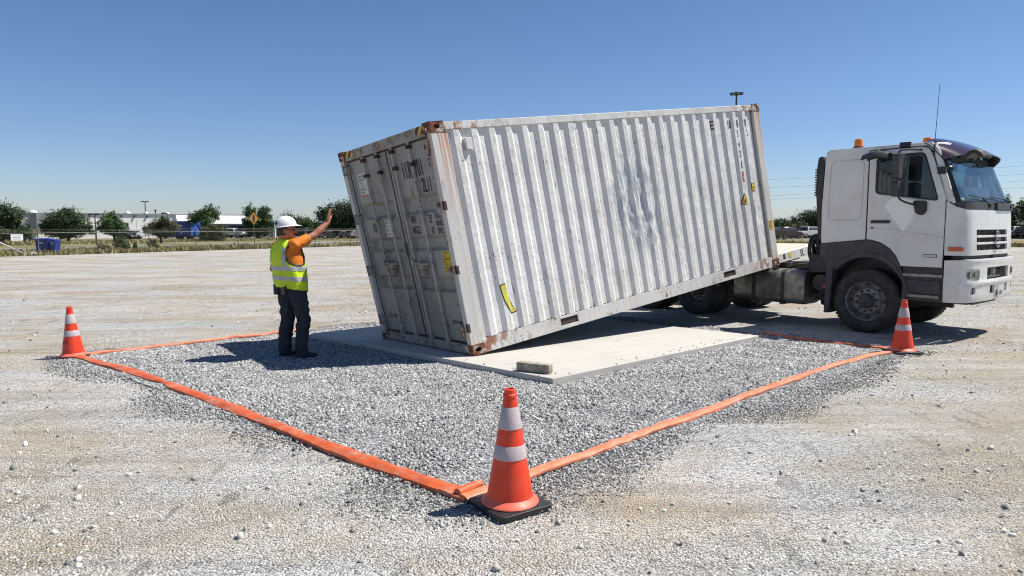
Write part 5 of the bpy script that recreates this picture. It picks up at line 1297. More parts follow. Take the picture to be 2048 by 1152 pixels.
mb = MB()
for x in (-.11,.06): mb.slab(lambda a, b: (x-.05+.10*a, -.222+.010*abs(a-.5), .78+.12*b), 4, 4, .008)
mb.build('back_pocket', M['jeans'], tro)
mb = MB(); mb.slab(lambda a, b: torso(2*math.pi*a*.999, .925+.038*b, .012), 60, 1, .005); bl = mb.build('belt', M['leather'], person, smooth=60)
mb = MB(); mb.box(.04,.10,-.238,-.195,.79,.885); mb.build('belt_pouch', M['leather'], bl, bevel=.008)
for a_, rz in ((ankL, 8), (ankR, -38)):
    RZ = Matrix.Rotation(R_(rz), 3, 'Z'); mb = MB()
    ball(mb, a_+RZ @ V3((0,-.02,-.035)), 1, (.042,.055,.045), RZ); ball(mb, a_+RZ @ V3((0,.07,-.05)), 1, (.045,.085,.035), RZ); ball(mb, a_+RZ @ V3((0,.13,-.055)), 1, (.046,.055,.030), RZ)
    s_ = meshobj('shoe', mb, M['shoe'], person, .008, 1)
    mb = MB(); o_ = [(.040*math.cos(t)*(1+.12*(math.sin(t) > 0)), .055+.145*math.sin(t)) for t in [2*math.pi*k/20 for k in range(20)]]
    mb.plate(o_, [], .022, lambda a, b, d_: tuple(a_ + RZ @ V3((a*1.08, b, -.118+d_)))); mb.build('sole', M['black'], s_)

# ------------------------------------------------------------------ trees and shrubs
def tree(name, label, x0, x1, yt, yb, D, blobs, mat, seed, cat='tree', group='trees along the far side of the road', leaf=.16, dens=1.0, trunk=True, ground_py=None):
    r = np.random.default_rng(seed); sc = D/F_PX
    cx = (x0+x1)/2; loc = far(cx, HOR + CAM_H*F_PX/D, D); loc.z = 0
    t = thing(name, label, cat, loc, 0, group)
    Wd, Ht = (x1-x0)*sc, (yb-yt)*sc; zb = CAM_H - (yb-HOR)*sc
    Vs = []; cs = []
    for (u, v, ru, rv) in blobs:
        c = np.array([(u-.5)*Wd, r.uniform(-.15,.15)*Wd, zb + (1-v)*Ht]); rx, rz = ru*Wd, rv*Ht; cs.append((c, rx, rz))
        n = int(dens*48*(rx*rz + rx*rx)/(leaf*leaf)*.62) + 80
        d = r.normal(size=(n,3)); d /= np.linalg.norm(d, axis=1)[:,None]
        # sub-clumps: bias points towards random twig centres for an uneven outline
        k = max(10, int(n/34)); dc = r.normal(size=(k,3)); dc /= np.linalg.norm(dc, axis=1)[:,None]; rc = r.uniform(.40,1.18,k)
        idx = r.integers(0, k, n); P = dc[idx]*rc[idx][:,None] + r.normal(0,.15,(n,3))*r.uniform(.6,1.4,(n,1)); core = r.random(n) < .22; P[core] = d[core]*r.uniform(.2,.9,(core.sum(),1))
        P = c + P*np.array([rx, rx*.9, rz])*.95; P = P[P[:,2] > .05]; n = len(P)
        nr = (P-c)/np.array([rx,rx*.9,rz]) + r.normal(0,.75,(n,3)) + np.array([0,0,.35]); nr /= np.linalg.norm(nr, axis=1)[:,None]
        a = np.cross(nr, r.normal(size=(n,3))); a /= np.linalg.norm(a, axis=1)[:,None]; b = np.cross(nr, a)
        s_ = leaf*r.uniform(.5,1.25,(n,1)); q = np.stack([P-a*s_*.5, P+b*s_*.36, P+a*s_*.55, P-b*s_*.36], 1); Vs.append((q, np.clip(.35+.3*r.normal(size=n) + .25*(r.random(k)[idx[:n]] if len(idx) >= n else 0), 0, 1)))
    Q = np.concatenate([q for q, _ in Vs]); sh = np.concatenate([s_ for _, s_ in Vs]); n = len(Q)
    me = bpy.data.meshes.new('crown'); me.vertices.add(n*4); me.vertices.foreach_set('co', Q.reshape(-1))
    me.loops.add(n*4); me.loops.foreach_set('vertex_index', np.arange(n*4, dtype=np.int32)); me.polygons.add(n); me.polygons.foreach_set('loop_start', (np.arange(n)*4).astype(np.int32))
    at_ = me.attributes.new('shade', 'FLOAT', 'POINT'); at_.data.foreach_set('value', np.repeat(sh, 4)); me.materials.append(mat); me.update(calc_edges=True)
    o = bpy.data.objects.new('crown', me); C.objects.link(o); o.parent = t
    if trunk:
        mb = MB(); top = max(c[2] for c, _, _ in cs); r0 = .035*Ht+.03
        cc = cs[0][0]; mb.tube([(0,0,-.05),(.05*Wd*.3,0,zb*.5+.2*Ht*.3),(cc[0]*.5,0,zb+.3*Ht),(cc[0],0,cc[2])], [r0,r0*.8,r0*.6,r0*.3], 8)
        for c, rx, rz in cs[1:]: mb.tube([(0,0,max(zb,.2)+.1*Ht),(c[0]*.5,c[1]*.5,(zb+.2*Ht+c[2])*.5),(c[0],c[1],c[2]),(c[0]*1.1,c[1],c[2]+rz*.5)], [r0*.6,r0*.4,r0*.25,r0*.1], 6)
        mb.build('trunk', M['bark'], t)
    return t
rb = lambda seed, n, sp=.30: [(float(a), float(b), float(c), float(c)) for a, b, c in zip(np.random.default_rng(seed).uniform(.25,.75,n), np.random.default_rng(seed+50).uniform(.25,.75,n), np.random.default_rng(seed+99).uniform(.16,sp,n))]
T = tree
T('broadleaf_tree', 'dark bushy tree at the left edge of the photo beyond the fence', -50, 54, 403, 482, 62, [(.45,.45,.36,.42),(.7,.35,.26,.3),(.2,.4,.3,.35),(.85,.65,.16,.25),(.5,.8,.4,.2),(.93,.78,.12,.2)], M['leafdark'], 1)
T('broadleaf_tree', 'wide dome shaped dark tree in front of the left end of the warehouse', 92, 184, 413, 476, 73, [(.5,.45,.33,.40),(.3,.55,.26,.33),(.72,.55,.27,.36),(.12,.68,.13,.2),(.9,.7,.12,.2),(.5,.22,.14,.2),(.5,.85,.35,.16)], M['leafdark'], 2)
T('small_tree', 'round bright green tree with thin trunk between the two lamp posts', 200, 260, 420, 480, 68, [(.45,.42,.28,.32),(.3,.55,.26,.22),(.68,.5,.26,.24),(.4,.22,.15,.2),(.85,.58,.14,.13),(.5,.72,.24,.16)], M['leafmid'], 3, leaf=.15)
T('broadleaf_shrub', 'olive green shrub with an upright bushy crown left of the blue trailer', 290, 356, 431, 484, 64, [(.5,.4,.30,.32),(.28,.5,.26,.26),(.75,.48,.24,.3),(.5,.65,.34,.2),(.12,.55,.12,.16),(.66,.2,.14,.16)], M['leafolive'], 4, leaf=.13)
T('broadleaf_tree', 'irregular tree with an open crown leaning above the blue trailer', 373, 442, 407, 482, 76, [(.68,.22,.26,.2),(.45,.30,.26,.17),(.2,.42,.2,.16),(.62,.45,.24,.17),(.80,.32,.18,.16),(.75,.62,.10,.13)], M['leafmid'], 5, leaf=.15, dens=.8)
T('broadleaf_shrub', 'low dense olive shrub at the right end of the blue trailer', 402, 460, 444, 481, 72, [(.4,.5,.34,.42),(.7,.5,.28,.42),(.2,.6,.2,.36),(.5,.8,.4,.2)], M['leafolive'], 6, leaf=.13)
T('broadleaf_tree', 'tall twin headed tree behind the diamond road sign', 484, 552, 408, 476, 86, [(.27,.25,.2,.26),(.72,.27,.22,.26),(.3,.6,.26,.28),(.68,.58,.27,.28),(.5,.8,.34,.18),(.1,.55,.1,.14),(.92,.6,.1,.16)], M['leafmid'], 7, leaf=.19)
T('broadleaf_tree', 'dark tree rising directly behind the hard hat of the worker', 546, 612, 425, 474, 96, [(.5,.45,.36,.42),(.75,.5,.28,.36),(.25,.6,.26,.36),(.5,.8,.4,.22)], M['leafdark'], 8, leaf=.2)
T('broadleaf_tree', 'mid green rounded tree between the hard hat and the raised hand', 594, 650, 432, 474, 92, [(.4,.5,.36,.4),(.7,.55,.3,.4),(.2,.7,.25,.3),(.8,.8,.25,.2)], M['leafmid'], 9, leaf=.2)
T('broadleaf_tree', 'large dark tree behind the raised hand and beside the container', 634, 760, 402, 472, 90, [(.4,.4,.30,.38),(.65,.38,.3,.38),(.15,.36,.16,.24),(.85,.45,.2,.4),(.3,.68,.26,.3),(.7,.75,.3,.24)], M['leafdark'], 10, leaf=.2)
T('broadleaf_tree', 'large round dark tree behind the parked cars between container and cab', 1578, 1700, 417, 468, 112, [(.35,.42,.26,.4),(.6,.4,.28,.42),(.12,.6,.14,.3),(.8,.55,.22,.4),(.45,.8,.4,.22)], M['leafdark'], 11, leaf=.22)
T('small_tree', 'low light green bush above the dark hatchback by the container end', 1530, 1580, 434, 466, 104, [(.4,.5,.4,.4),(.75,.5,.3,.4),(.15,.6,.25,.35),(.6,.8,.4,.22)], M['leafmid'], 12, leaf=.2)
T('small_tree', 'low olive bush in front of the large round tree behind the cars', 1572, 1612, 439, 464, 100, [(.5,.5,.4,.4),(.25,.6,.3,.35),(.78,.6,.3,.35)], M['leafolive'], 13, leaf=.18)
T('broadleaf_tree', 'dark tree just right of the truck front, behind the white pickup', 1978, 2030, 391, 456, 84, [(.55,.3,.32,.28),(.35,.5,.3,.3),(.7,.6,.3,.32),(.5,.85,.4,.2)], M['leafdark'], 14, leaf=.19)
T('broadleaf_tree', 'dark tree at the right edge of the photo behind the grey roof', 2024, 2090, 394, 452, 88, [(.35,.35,.3,.3),(.65,.4,.32,.34),(.3,.65,.3,.3),(.75,.75,.3,.25)], M['leafdark'], 15, leaf=.19)
for k, (x0, x1, yt, D, m_) in enumerate(() and ((1690,1760,424,115,'leafdark'),(1750,1840,430,118,'leafolive'),(1830,1910,422,116,'leafdark'),(1900,1985,428,112,'leafmid'))):
    T('broadleaf_tree', 'tree of the far row hidden behind the truck cab', x0, x1, yt, 470, D, rb(20+k, 7), M[m_], 20+k, leaf=.24, group='far trees hidden behind the truck')
for k, (x0, x1, yt, yb, D, m_, lab) in enumerate(((222,262,470,500,46,'leafmid','tall leafy weed growing against the fence below the round green tree'),(264,277,482,500,44,'leafmid','small dark weed growing by a fence post'),(294,322,476,494,48,'leafolive','pale spiky bush on the verge left of the trailer'),(186,226,486,502,44,'leafolive','low scrubby bush with bare twigs on the verge'))):
    T('verge_shrub', lab, x0, x1, yt, yb, D, [(.5,.4,.28,.4),(.3,.65,.25,.3),(.7,.7,.28,.3)], M[m_], 40+k, cat='shrub', group='shrubs on the verge', leaf=.07, dens=.5, trunk=False)
# weeds and grass along the edge of the lot
def blades(name, n, line, depth_, hgt, label, seed):
    r = np.random.default_rng(seed); L = [np.array(p, float) for p in line]; seg = [np.linalg.norm(b-a) for a, b in zip(L, L[1:])]; tot = sum(seg); u = r.random(n)*tot
    P = np.zeros((n,2)); N_ = np.zeros((n,2)); acc = 0
    for a, b, s_ in zip(L, L[1:], seg):
        k = (u >= acc) & (u < acc+s_); d = (b-a)/s_; P[k] = a + d*(u[k]-acc)[:,None]; N_[k] = [-d[1], d[0]]; acc += s_
    off = r.random(n)**1.6*depth_; P = P + N_*off[:,None] + r.normal(0,.12,(n,2)); h = hgt*r.uniform(.3,1.2,n)*(1 - .3*off/depth_)
    cl = np.array([noise.noise((float(a)*.5, float(b)*.5, 4)) for a, b in P]); h *= np.clip(1+cl*1.3, .3, 2)
    a = r.uniform(0, math.pi, n); w_ = .05*r.uniform(.6,1.5,n); dx, dy = np.cos(a)*w_, np.sin(a)*w_; le = r.normal(0,.35,(n,2))*h[:,None]
    z0 = np.full(n, .0)
    Q = np.stack([np.stack([P[:,0]-dx, P[:,1]-dy, z0], 1), np.stack([P[:,0]+dx, P[:,1]+dy, z0], 1), np.stack([P[:,0]+le[:,0], P[:,1]+le[:,1], h], 1)], 1)
    me = bpy.data.meshes.new(name); me.vertices.add(n*3); me.vertices.foreach_set('co', Q.reshape(-1)); me.loops.add(n*3); me.loops.foreach_set('vertex_index', np.arange(n*3, dtype=np.int32))
    me.polygons.add(n); me.polygons.foreach_set('loop_start', (np.arange(n)*3).astype(np.int32)); at_ = me.attributes.new('shade', 'FLOAT', 'POINT'); at_.data.foreach_set('value', np.repeat(np.clip(r.random(n)*.8+cl*.5+.1, 0, 1), 3))
    me.materials.append(M['grassblade']); me.update(calc_edges=True); o = bpy.data.objects.new(name, me); C.objects.link(o); return tag(o, label, 'grass', kind='stuff')
blades('roadside_grass', 60000, [(-60,-8),(-26,37.2),(-13,54.5),(5,61),(20,58),(37,52.3),(90,33)], 11, .20, 'dry green and straw coloured grass along the edge of the lot', 3)
blades('far_grass', 30000, [(-48,46),(-26,76),(-10,84),(15,90),(50,86),(85,76)], 14, .16, 'dry brownish grass beyond the road', 5)

# ------------------------------------------------------------------ fence
fa, fb, fc = V3((-31.0,30.6,0)), V3((-17.0,49.2,0)), V3((-5.0,60.5,0))
fence = thing('chain_link_fence', 'low galvanised chain link fence along the far left edge of the lot', 'fence', fa)
def fpt(s_):
    l1 = (fb-fa).length; return fa.lerp(fb, s_/l1) if s_ < l1 else fb.lerp(fc, (s_-l1)/(fc-fb).length)
FT = (fb-fa).length + (fc-fb).length; k = 0; s_ = .2
while s_ < FT:
    q = fpt(s_)-fa; mb = MB(); mb.tube([(q.x,q.y,0),(q.x,q.y,1.42)], .027, 8); mb.tube([(q.x,q.y,1.42),(q.x,q.y,1.45)], .036, 8); mb.build('fence_post', M['mesh'], fence); s_ += 2.95
for z, r in ((1.22,.018),):
    mb = MB(); mb.tube([fpt(FT*i/24)-fa+V3((0,0,z)) for i in range(25)], r, 6); mb.build('top_rail', M['mesh'], fence)
for z in (1.32,1.40):
    mb = MB(); mb.tube([fpt(FT*i/48)-fa+V3((0,0,z+.01*math.sin(i))) for i in range(49)], .004, 4); mb.build('barbed_wire', M['mesh'], fence)
mb = MB(); st_ = .11; nn_ = int(FT/st_)
for i in range(nn_):
    for sg in (-1, 1):
        a = i*st_; b = a+sg*1.18
        if 0 <= b <= FT:
            p, q = fpt(a)-fa+V3((0,0,.03)), fpt(b)-fa+V3((0,0,1.21)); d_ = (fb-fa).normalized()*.0016
            mb.add([p-d_, p+d_, q+d_, q-d_], [(0,1,2,3)])
cl_ = mb.build('chain_link_mesh', M['mesh'], fence, smooth=0, normals=False)
# sign wired to the fence
c0 = far(35.5, 474, 35.9); c0.z = 1.02
sg = thing('fence_sign', 'small white notice board wired to the chain link fence at the far left', 'sign', c0, math.atan2(.8,.6)); mb = MB(); mb.plate(rrect(-.27,.27,-.16,.16,.02), [], .01, lambda a, b, d_: (a, -.06+d_, b)); mb.build('board', M['white'], sg)
mb = MB()
for k in range(3): mb.box(-.2,.2-.06*(k%2),-.066,-.062,.07-.08*k,.09-.08*k)
mb.build('lettering', M['greywall'], sg, smooth=0)
p0, p1 = at(-20,493), at(55,512); p0 = V3((-27.5,36.2,1.3)); mb = MB(); q = p1-p0; mb.tube([(0,0,0), tuple(q+V3((0,0,.03)))], .045, 8); o = mb.build('brace_pole', M['concrete'], smooth=60)
o.location = far(-12, 478, 36.0); tgt_ = at(54,511); q = tgt_ - o.location; o.data.vertices.foreach_set('co', [c for v in (lambda m_: (m_.tube([(0,0,0), tuple(q)], .04, 8), m_.v)[1])(MB()) for c in v]); o.data.update()
tag(o, 'pale pole leaning down to the foot of a fence post at the far left', 'pole')
rk = at(68,511); mb = MB(); ball(mb, (0,0,.05), .26, (1.2,.7,.5)); mb.v = [tuple(V3(p)*(1+.4*noise.noise((p[0]*5,p[1]*5,p[2]*5)))) for p in mb.v]; o = mb.build('rubble_piece', M['concrete'], smooth=0); o.location = rk; tag(o, 'pale chunk of rubble lying at the foot of the fence', 'rubble')
# blue bins behind the fence
for (px, wd, ht, lab) in ((90,.40,.80,'larger blue plastic bin with a lid behind the fence'),(111.5,.17,.74,'narrower blue plastic bin to the right of the larger one')):
    g = at(px, 504.5); t = thing('blue_bin', lab, 'bin', g, R_(20 if wd > .4 else 5), 'blue bins behind the fence'); mb = MB()
    R0 = [(rrect(-wd*k, wd*k, -.36*k, .36*k, .10*k), z) for k, z in ((.86,0),(.88,.05),(.97,ht-.08),(1.0,ht-.07),(1.0,ht))]; n_ = len(R0[0][0])
    for rr_, z in R0: mb.v += [(a, b, z) for a, b in rr_]
    for i in range(4):
        for k in range(n_): mb.f.append([i*n_+k, i*n_+(k+1) % n_, (i+1)*n_+(k+1) % n_, (i+1)*n_+k]); mb.mi.append(0)
    mb.build('bin_body', M['bluebin'], t, bevel=.01); mb = MB(); mb.slab(lambda a, b: (wd*1.05*(2*a-1), .38*(2*b-1), ht+.015+.05*math.cos((b-.5)*2.6)*math.cos((a-.5)*2.6)), 8, 6, .03); mb.build('lid', M['bluebin'], t, smooth=50)
    mb = MB(); mb.tube([(-wd*.6,-.38,ht*.9),(-wd*.6,-.45,ht*.95),(wd*.6,-.45,ht*.95),(wd*.6,-.38,ht*.9)], .015, 6); mb.build('handle', M['bluebin'], t)
    mb = MB(); mb.box(-wd*.3,wd*.3,-.372,-.362,ht*.66,ht*.8); mb.build('label_patch', M['reflect'], t)
# diamond road sign
c0 = at(509,498); t = thing('road_sign', 'orange yellow diamond road sign on a steel post beside the fence', 'sign', c0, R_(40)); Zc = 2.10
mb = MB(); mb.tube([(0,0,0),(0,0,Zc+.4)], .032, 8); mb.build('post', M['mesh'], t)
mb = MB(); rp_ = round_poly([(0,-.45),(.37,0),(0,.45),(-.37,0)], .06); mb.plate(rp_, [], .006, lambda a, b, d_: (a, -.045+d_, Zc+b)); pn_ = mb.build('sign_plate', paint('road_sign_yellow', (.52,.25,.02), .4), t)
mb = MB(); mb.plate([(a*.93, b*.93) for a, b in rp_], [[(a*.86, b*.86) for a, b in rp_]], .004, lambda a, b, d_: (a, -.051+d_, Zc+b)); mb.build('sign_border', M['letters'], pn_, smooth=0)
mb = MB(); mb.plate([(-.06,-.24),(.0,-.28),(.07,-.2),(.09,.06),(.04,.24),(-.02,.27),(-.09,.06)], [], .004, lambda a, b, d_: (a, -.051+d_, Zc+b)); mb.build('arrow', M['letters'], pn_, smooth=0)

# ------------------------------------------------------------------ warehouse
WA = R_(43); WD = 90.0; wb = far(300, HOR, WD); wb.z = 0; ZT = CAM_H + (HOR-429)*WD/F_PX
wh = thing('warehouse', 'long low off white warehouse with roof domes and a dark canopy bay', 'building', wb, WA)
def X_(px):
    t_ = (px-1024)/F_PX; return (t_*wb.y - wb.x)/(math.cos(WA) - t_*math.sin(WA))
Zy = lambda py: CAM_H + (HOR-py)*WD/F_PX
mb = MB(); mb.box(X_(40),X_(352),0,18,0,ZT-.03); mb.box(X_(352),X_(545),4,18,0,ZT-.04); mb.build('wall', M['wallwhite'], wh)
mb = MB(); mb.box(X_(38),X_(547),-.15,18.2,ZT-.02,ZT+.09); rf = mb.build('roof', M['greywall'], wh)
mb = MB(); mb.hexa([(X_(352),-1.2,Zy(447)),(X_(540),-1.2,Zy(447)),(X_(540),4,Zy(447)),(X_(352),4,Zy(447)),(X_(352),-.6,ZT-.06),(X_(540),-.6,ZT-.06),(X_(540),4,ZT-.06),(X_(352),4,ZT-.06)]); cn_ = mb.build('canopy', M['roofwhite'], wh)
mb = MB(); mb.box(X_(352),X_(540),-1.1,-.9,Zy(451),Zy(447.2)); mb.build('canopy_beam', M['greywall'], cn_)
mb = MB(); mb.box(X_(352),X_(540),3.6,3.9,Zy(462),Zy(450)); mb.build('canopy_shade_panel', M['darkbay'], wh)  # solid near-black panel, paints in the shade below the canopy
for px in range(400, 540, 12):
    mb = MB(); mb.box(X_(px)-.04,X_(px)+.04,-1.0,-.9,0,Zy(451)); mb.build('canopy_column', M['mesh'], cn_)
for px in range(60, 352, 9):
    mb = MB(); mb.box(X_(px)-.01,X_(px)+.01,-.012,.01,.4,ZT-.05); mb.build('cladding_seam', M['greywall'], wh) if px % 27 == 6 else None
for px, w_ in ((75,14),(265,11),(301,8),(343,10)):
    mb = MB(); q = X_(px); mb.lathe([(1,0),(.92,.4),(.7,.72),(.35,.94),(.001,1)], n=20); mb.v = [(q+p[0]*w_*.5*.066, 1.2+p[1]*.6, ZT+.08+p[2]*.30) for p in mb.v]; mb.build('roof_dome', M['roofwhite'], rf)
for px in (88,183,245,272,297,451): 
    mb = MB(); mb.box(X_(px)-.09,X_(px)+.09,-.2,-.01,Zy(435),Zy(431.5)); mb.build('wall_lamp', M['darkmetal'], wh)
for x0, x1, y0_, y1_, m_ in ((180,192,459,467,'darkbay'),(289,302,454,466,'darkbay'),(266,287,457,473,'roofwhite'),(246,262,455,474,'greywall')):
    mb = MB(); mb.box(X_(x0),X_(x1),-.03,.02,Zy(y1_),Zy(y0_)); mb.build('loading_door', M[m_], wh)
mb = MB(); mb.hexa([(X_(70),-2.2,Zy(457)),(X_(86),-2.2,Zy(457)),(X_(86),-.02,Zy(457)),(X_(60),-.02,Zy(457)),(X_(70),-2.2,ZT+.0),(X_(84),-2.2,ZT+.0),(X_(84),-.02,ZT+.0),(X_(66),-.02,ZT+.0)]); mb.build('loading_bay_hood', M['greywall'], wh)
mb = MB(); mb.box(X_(320)-.05,X_(320)+.05,1,1.1,ZT,ZT+.55); mb.box(X_(320)-.12,X_(320)+.12,.95,1.15,ZT+.45,ZT+.65); mb.build('roof_vent', M['darkmetal'], rf)
# lamp posts left, flood light mast
def lamp_post(px, ytop, D, label, heads=2, r=.07):
    b_ = far(px, HOR, D); b_.z = 0; H = CAM_H + (HOR-ytop)*D/F_PX; t = thing('lamp_post', label, 'lamp post', b_, 0, 'lamp posts by the warehouse')
    mb = MB(); mb.tube([(0,0,0),(0,0,H)], [r,r*.7], 8); mb.build('pole', M['darkmetal'], t)
    for s_ in ((-1,1) if heads == 2 else (-1,)):
        mb = MB(); mb.tube([(0,0,H-.05),(s_*.5,0,H)], .04, 6); mb.hexa([(s_*.35-.3,-.2,H-.06),(s_*.35+.3,-.2,H-.06),(s_*.35+.3,.2,H-.06),(s_*.35-.3,.2,H-.06),(s_*.35-.25,-.15,H+.1),(s_*.35+.25,-.15,H+.1),(s_*.35+.25,.15,H+.1),(s_*.35-.25,.15,H+.1)]); mb.build('lamp_head', M['darkmetal'], t)
lamp_post(194, 429, 80, 'lamp post standing left of the round green tree in front of the warehouse')
lamp_post(295, 404, 125, 'tallest lamp post rising above the warehouse roof', 2, .11)
lamp_post(338, 427, 86, 'short single headed lamp post near the upright olive shrub', 1)
D = 62; b_ = far(1464, HOR, D); b_.z = 0; H = CAM_H + (HOR-188)*D/F_PX
t = thing('floodlight_mast', 'tall dark floodlight mast rising above the front end of the container', 'light mast', b_)
mb = MB(); mb.tube([(0,0,0),(0,0,H-.15)], [.16,.07], 10); mb.build('pole', M['darkmetal'], t)
mb = MB(); rg = [(.42*math.cos(a), .42*math.sin(a), H-.3) for a in [2*math.pi*k/16 for k in range(17)]]; mb.tube(rg, .03, 6, False); mb.tube([(-.42,0,H-.3),(.42,0,H-.3)], .03, 6); mb.tube([(0,-.42,H-.3),(0,.42,H-.3)], .03, 6); mb.build('lamp_ring', M['darkmetal'], t)
for k in range(6):
    a = 2*math.pi*k/6+.2; cx_, cy_ = .45*math.cos(a), .45*math.sin(a); mb = MB(); mb.hexa([(cx_-.14,cy_-.1,H-.34),(cx_+.14,cy_-.1,H-.34),(cx_+.14,cy_+.1,H-.34),(cx_-.14,cy_+.1,H-.34),(cx_-.17,cy_-.06,H-.18),(cx_+.17,cy_-.06,H-.18),(cx_+.17,cy_+.06,H-.18),(cx_-.17,cy_+.06,H-.18)]); mb.build('floodlight', M['darkmetal'], t)
# blue trailer
D = 82; c0 = far(383, HOR, D); c0.z = 0; t = thing('box_trailer', 'dark blue box trailer with white lettering parked in front of the warehouse', 'trailer', c0, R_(-24))
mb = MB(); mb.box(-1.85,1.05,-.9,.9,.42,2.10); mb.build('trailer_box', M['bluetrailer'], t, bevel=.03)
mb = MB(); mb.box(1.052,1.10,-.88,.88,.44,2.06); mb.box(1.05,1.5,-.5,.5,.44,.9); mb.build('front_wall', M['bluetrailer2'], t, bevel=.02)
mb = MB(); mb.box(-1.9,1.1,-.85,.85,.30,.41); mb.build('trailer_frame', M['darkmetal'], t)
for x in (-1.2,-.6):
    for y in (-.8,.6): mb = MB(); mb.lathe([(.001,0),(.16,0),(.27,.02),(.27,.18),(.16,.2),(.001,.2)], (x,y,.27), 'y', 20); mb.build('wheel', M['rubber'], t)
mb = MB(); put_text(mb, 'Pulsr', .42, lambda a, b: (-1.2+a, -.905, 1.45+b), 1.15); mb.box(-1.2,-.2,-.906,-.903,1.27,1.31); mb.box(-1.2,-.2,-.906,-.903,1.17,1.20); mb.build('lettering', M['white'], t, smooth=0)
mb = MB(); mb.lathe([(.001,0),(.10,0)], (-.45,-.906,.72), 'y', 16); mb.build('round_emblem', M['white'], t)

# ------------------------------------------------------------------ parked vehicles
def car(px, D, rz, col, label, L=4.0, H=1.42, Wd=1.7, kind='hatch', group='cars parked beyond the lot', py=None):
    b_ = far(px, HOR, D); b_.z = .01; t = thing('parked_car' if kind != 'pickup' else 'pickup_truck', label, 'car' if kind != 'pickup' else 'pickup', b_, R_(rz), group)
    h = L/2; k = H/1.42
    if kind == 'pickup': low = [(-h,.45),(-h,.95),(-.1,.97),(.0,.98),(h-1.1,1.0),(h-.1,.92),(h,.7),(h,.42)]; top = [(-.35,.97),(-.2,1.55),(.75,1.56),(1.25,1.0)]
    elif kind == 'van': low = [(-h,.4),(-h,1.0),(h-.9,1.0),(h-.1,.85),(h,.6),(h,.4)]; top = [(-h+.05,1.0),(-h+.15,1.85),(h-1.3,1.85),(h-.75,1.0)]
    else: low = [(-h,.40),(-h+.03,.85),(-h+.25,.95),(h-1.15,.93),(h-.2,.75),(h,.55),(h,.36)]; top = [(-h+.15,.93),(-h+.6,1.42),(.5,1.43),(h-1.1,.92)]
    low = [(a, b*k) for a, b in low]; top = [(a, b*k) for a, b in top]
    m_ = paint('car_paint_' + col[0], col[1], .25, coat=.6); mb = MB(); mb.plate(round_poly(low, .12), [], Wd, lambda a, b, d_: (a, d_-Wd/2, b)); bd = mb.build('body', m_, t, bevel=.06)
    cx_ = sum(a for a, b in top)/4; n_ = len(top); mb = MB()
    mb.v = [(a, -Wd/2+.06 + .20*(b-.93*k)/(.5*k), b) for a, b in top] + [(a, Wd/2-.06-.20*(b-.93*k)/(.5*k), b) for a, b in top]; mb.f = [[3,2,1,0],[4,5,6,7]] + [[i, (i+1) % 4, 4+(i+1) % 4, 4+i] for i in range(4)]; mb.mi = [0]*6; mb.build('cabin', m_, t, bevel=.05)
    zc = sum(b for a, b in top)/4; mb = MB(); sh = [(cx_+(a-cx_)*.86, zc+(b-zc)*.72) for a, b in top]
    def sy(b): return -Wd/2+.055+.20*(b-.93*k)/(.5*k)
    mb.v = [(a, sy(b)-.006, b) for a, b in sh] + [(a, -sy(b)+.006, b) for a, b in sh]; mb.f = [[3,2,1,0],[4,5,6,7]]; mb.mi = [0,0]; mb.build('side_windows', M['black'], t, smooth=0)
    for (a, b), (c, d_) in ((top[0], top[1]), (top[2], top[3])):
        mb = MB(); o_ = -.012 if a < 0 else .012; p_ = [(a+(c-a)*.12+o_, b+(d_-b)*.12), (a+(c-a)*.88+o_, b+(d_-b)*.88)]; mb.add([(p_[0][0], sy(p_[0][1])+.08, p_[0][1]), (p_[0][0], -sy(p_[0][1])-.08, p_[0][1]), (p_[1][0], -sy(p_[1][1])-.08, p_[1][1]), (p_[1][0], sy(p_[1][1])+.08, p_[1][1])], [(0,1,2,3)]); mb.build('windscreen', M['black'], t, smooth=0)
    for x in (-h+.75, h-.75):
        for y, s_ in ((-Wd/2-.01,1),(Wd/2+.01,-1)):
            mb = MB(); mb.lathe([(.001,s_*.02),(.18,s_*.02),(.2,0),(.30,s_*.01),(.31,s_*.05),(.31,s_*.2)], (x,y,.31), 'y', 20); w_ = mb.build('wheel', M['rubber'], t)
            mb = MB(); mb.lathe([(.001,s_*.01),(.17,s_*.012)], (x,y,.31), 'y', 14); mb.build('rim', M['rim'], w_)
    for y in (-Wd/2+.25, Wd/2-.25): mb = MB(); mb.box(h-.02,h+.012,y-.14,y+.14,.58*k,.70*k); mb.build('headlight', M['lamp'], t); mb = MB(); mb.box(-h-.012,-h+.02,y-.1,y+.1,.68*k,.84*k); mb.build('tail_light', M['red'], t)
    return t
W_, B_, DP, RD, SV = ('white', (.72,.72,.72)), ('black', (.025,.025,.03)), ('plum', (.10,.03,.06)), ('red', (.30,.02,.03)), ('silver', (.4,.41,.43))
car(1575, 84, 18, DP, 'dark plum hatchback between the end of the container and a white car', L=3.4, Wd=1.6)
car(1545, 80, 25, B_, 'black car mostly hidden behind the end of the container', L=3.4)
car(1611, 88, -150, W_, 'white car parked between the plum hatchback and the red car', L=3.6)
car(1640, 93, 20, RD, 'red car just left of the truck cab behind the white car', L=3.4)
car(2026, 86, -160, W_, 'white pickup parked under the trees right of the truck', L=3.3, kind='pickup', H=1.35)
car(2052, 84, 20, B_, 'dark car at the right edge beside the white pickup', L=3.0)
car(470, 90, 175, W_, 'white pickup parked under the warehouse canopy', L=3.0, H=1.15, Wd=1.5, kind='pickup')
car(490, 92, 5, B_, 'dark car parked right of the white pickup under the canopy', L=2.4, H=1.1)
car(252, 80, 8, B_, 'dark car behind the round green tree in front of the warehouse', L=2.0, H=1.0)
car(272, 82, 8, SV, 'small grey car beside the white loading door of the warehouse', L=1.9, H=1.0)
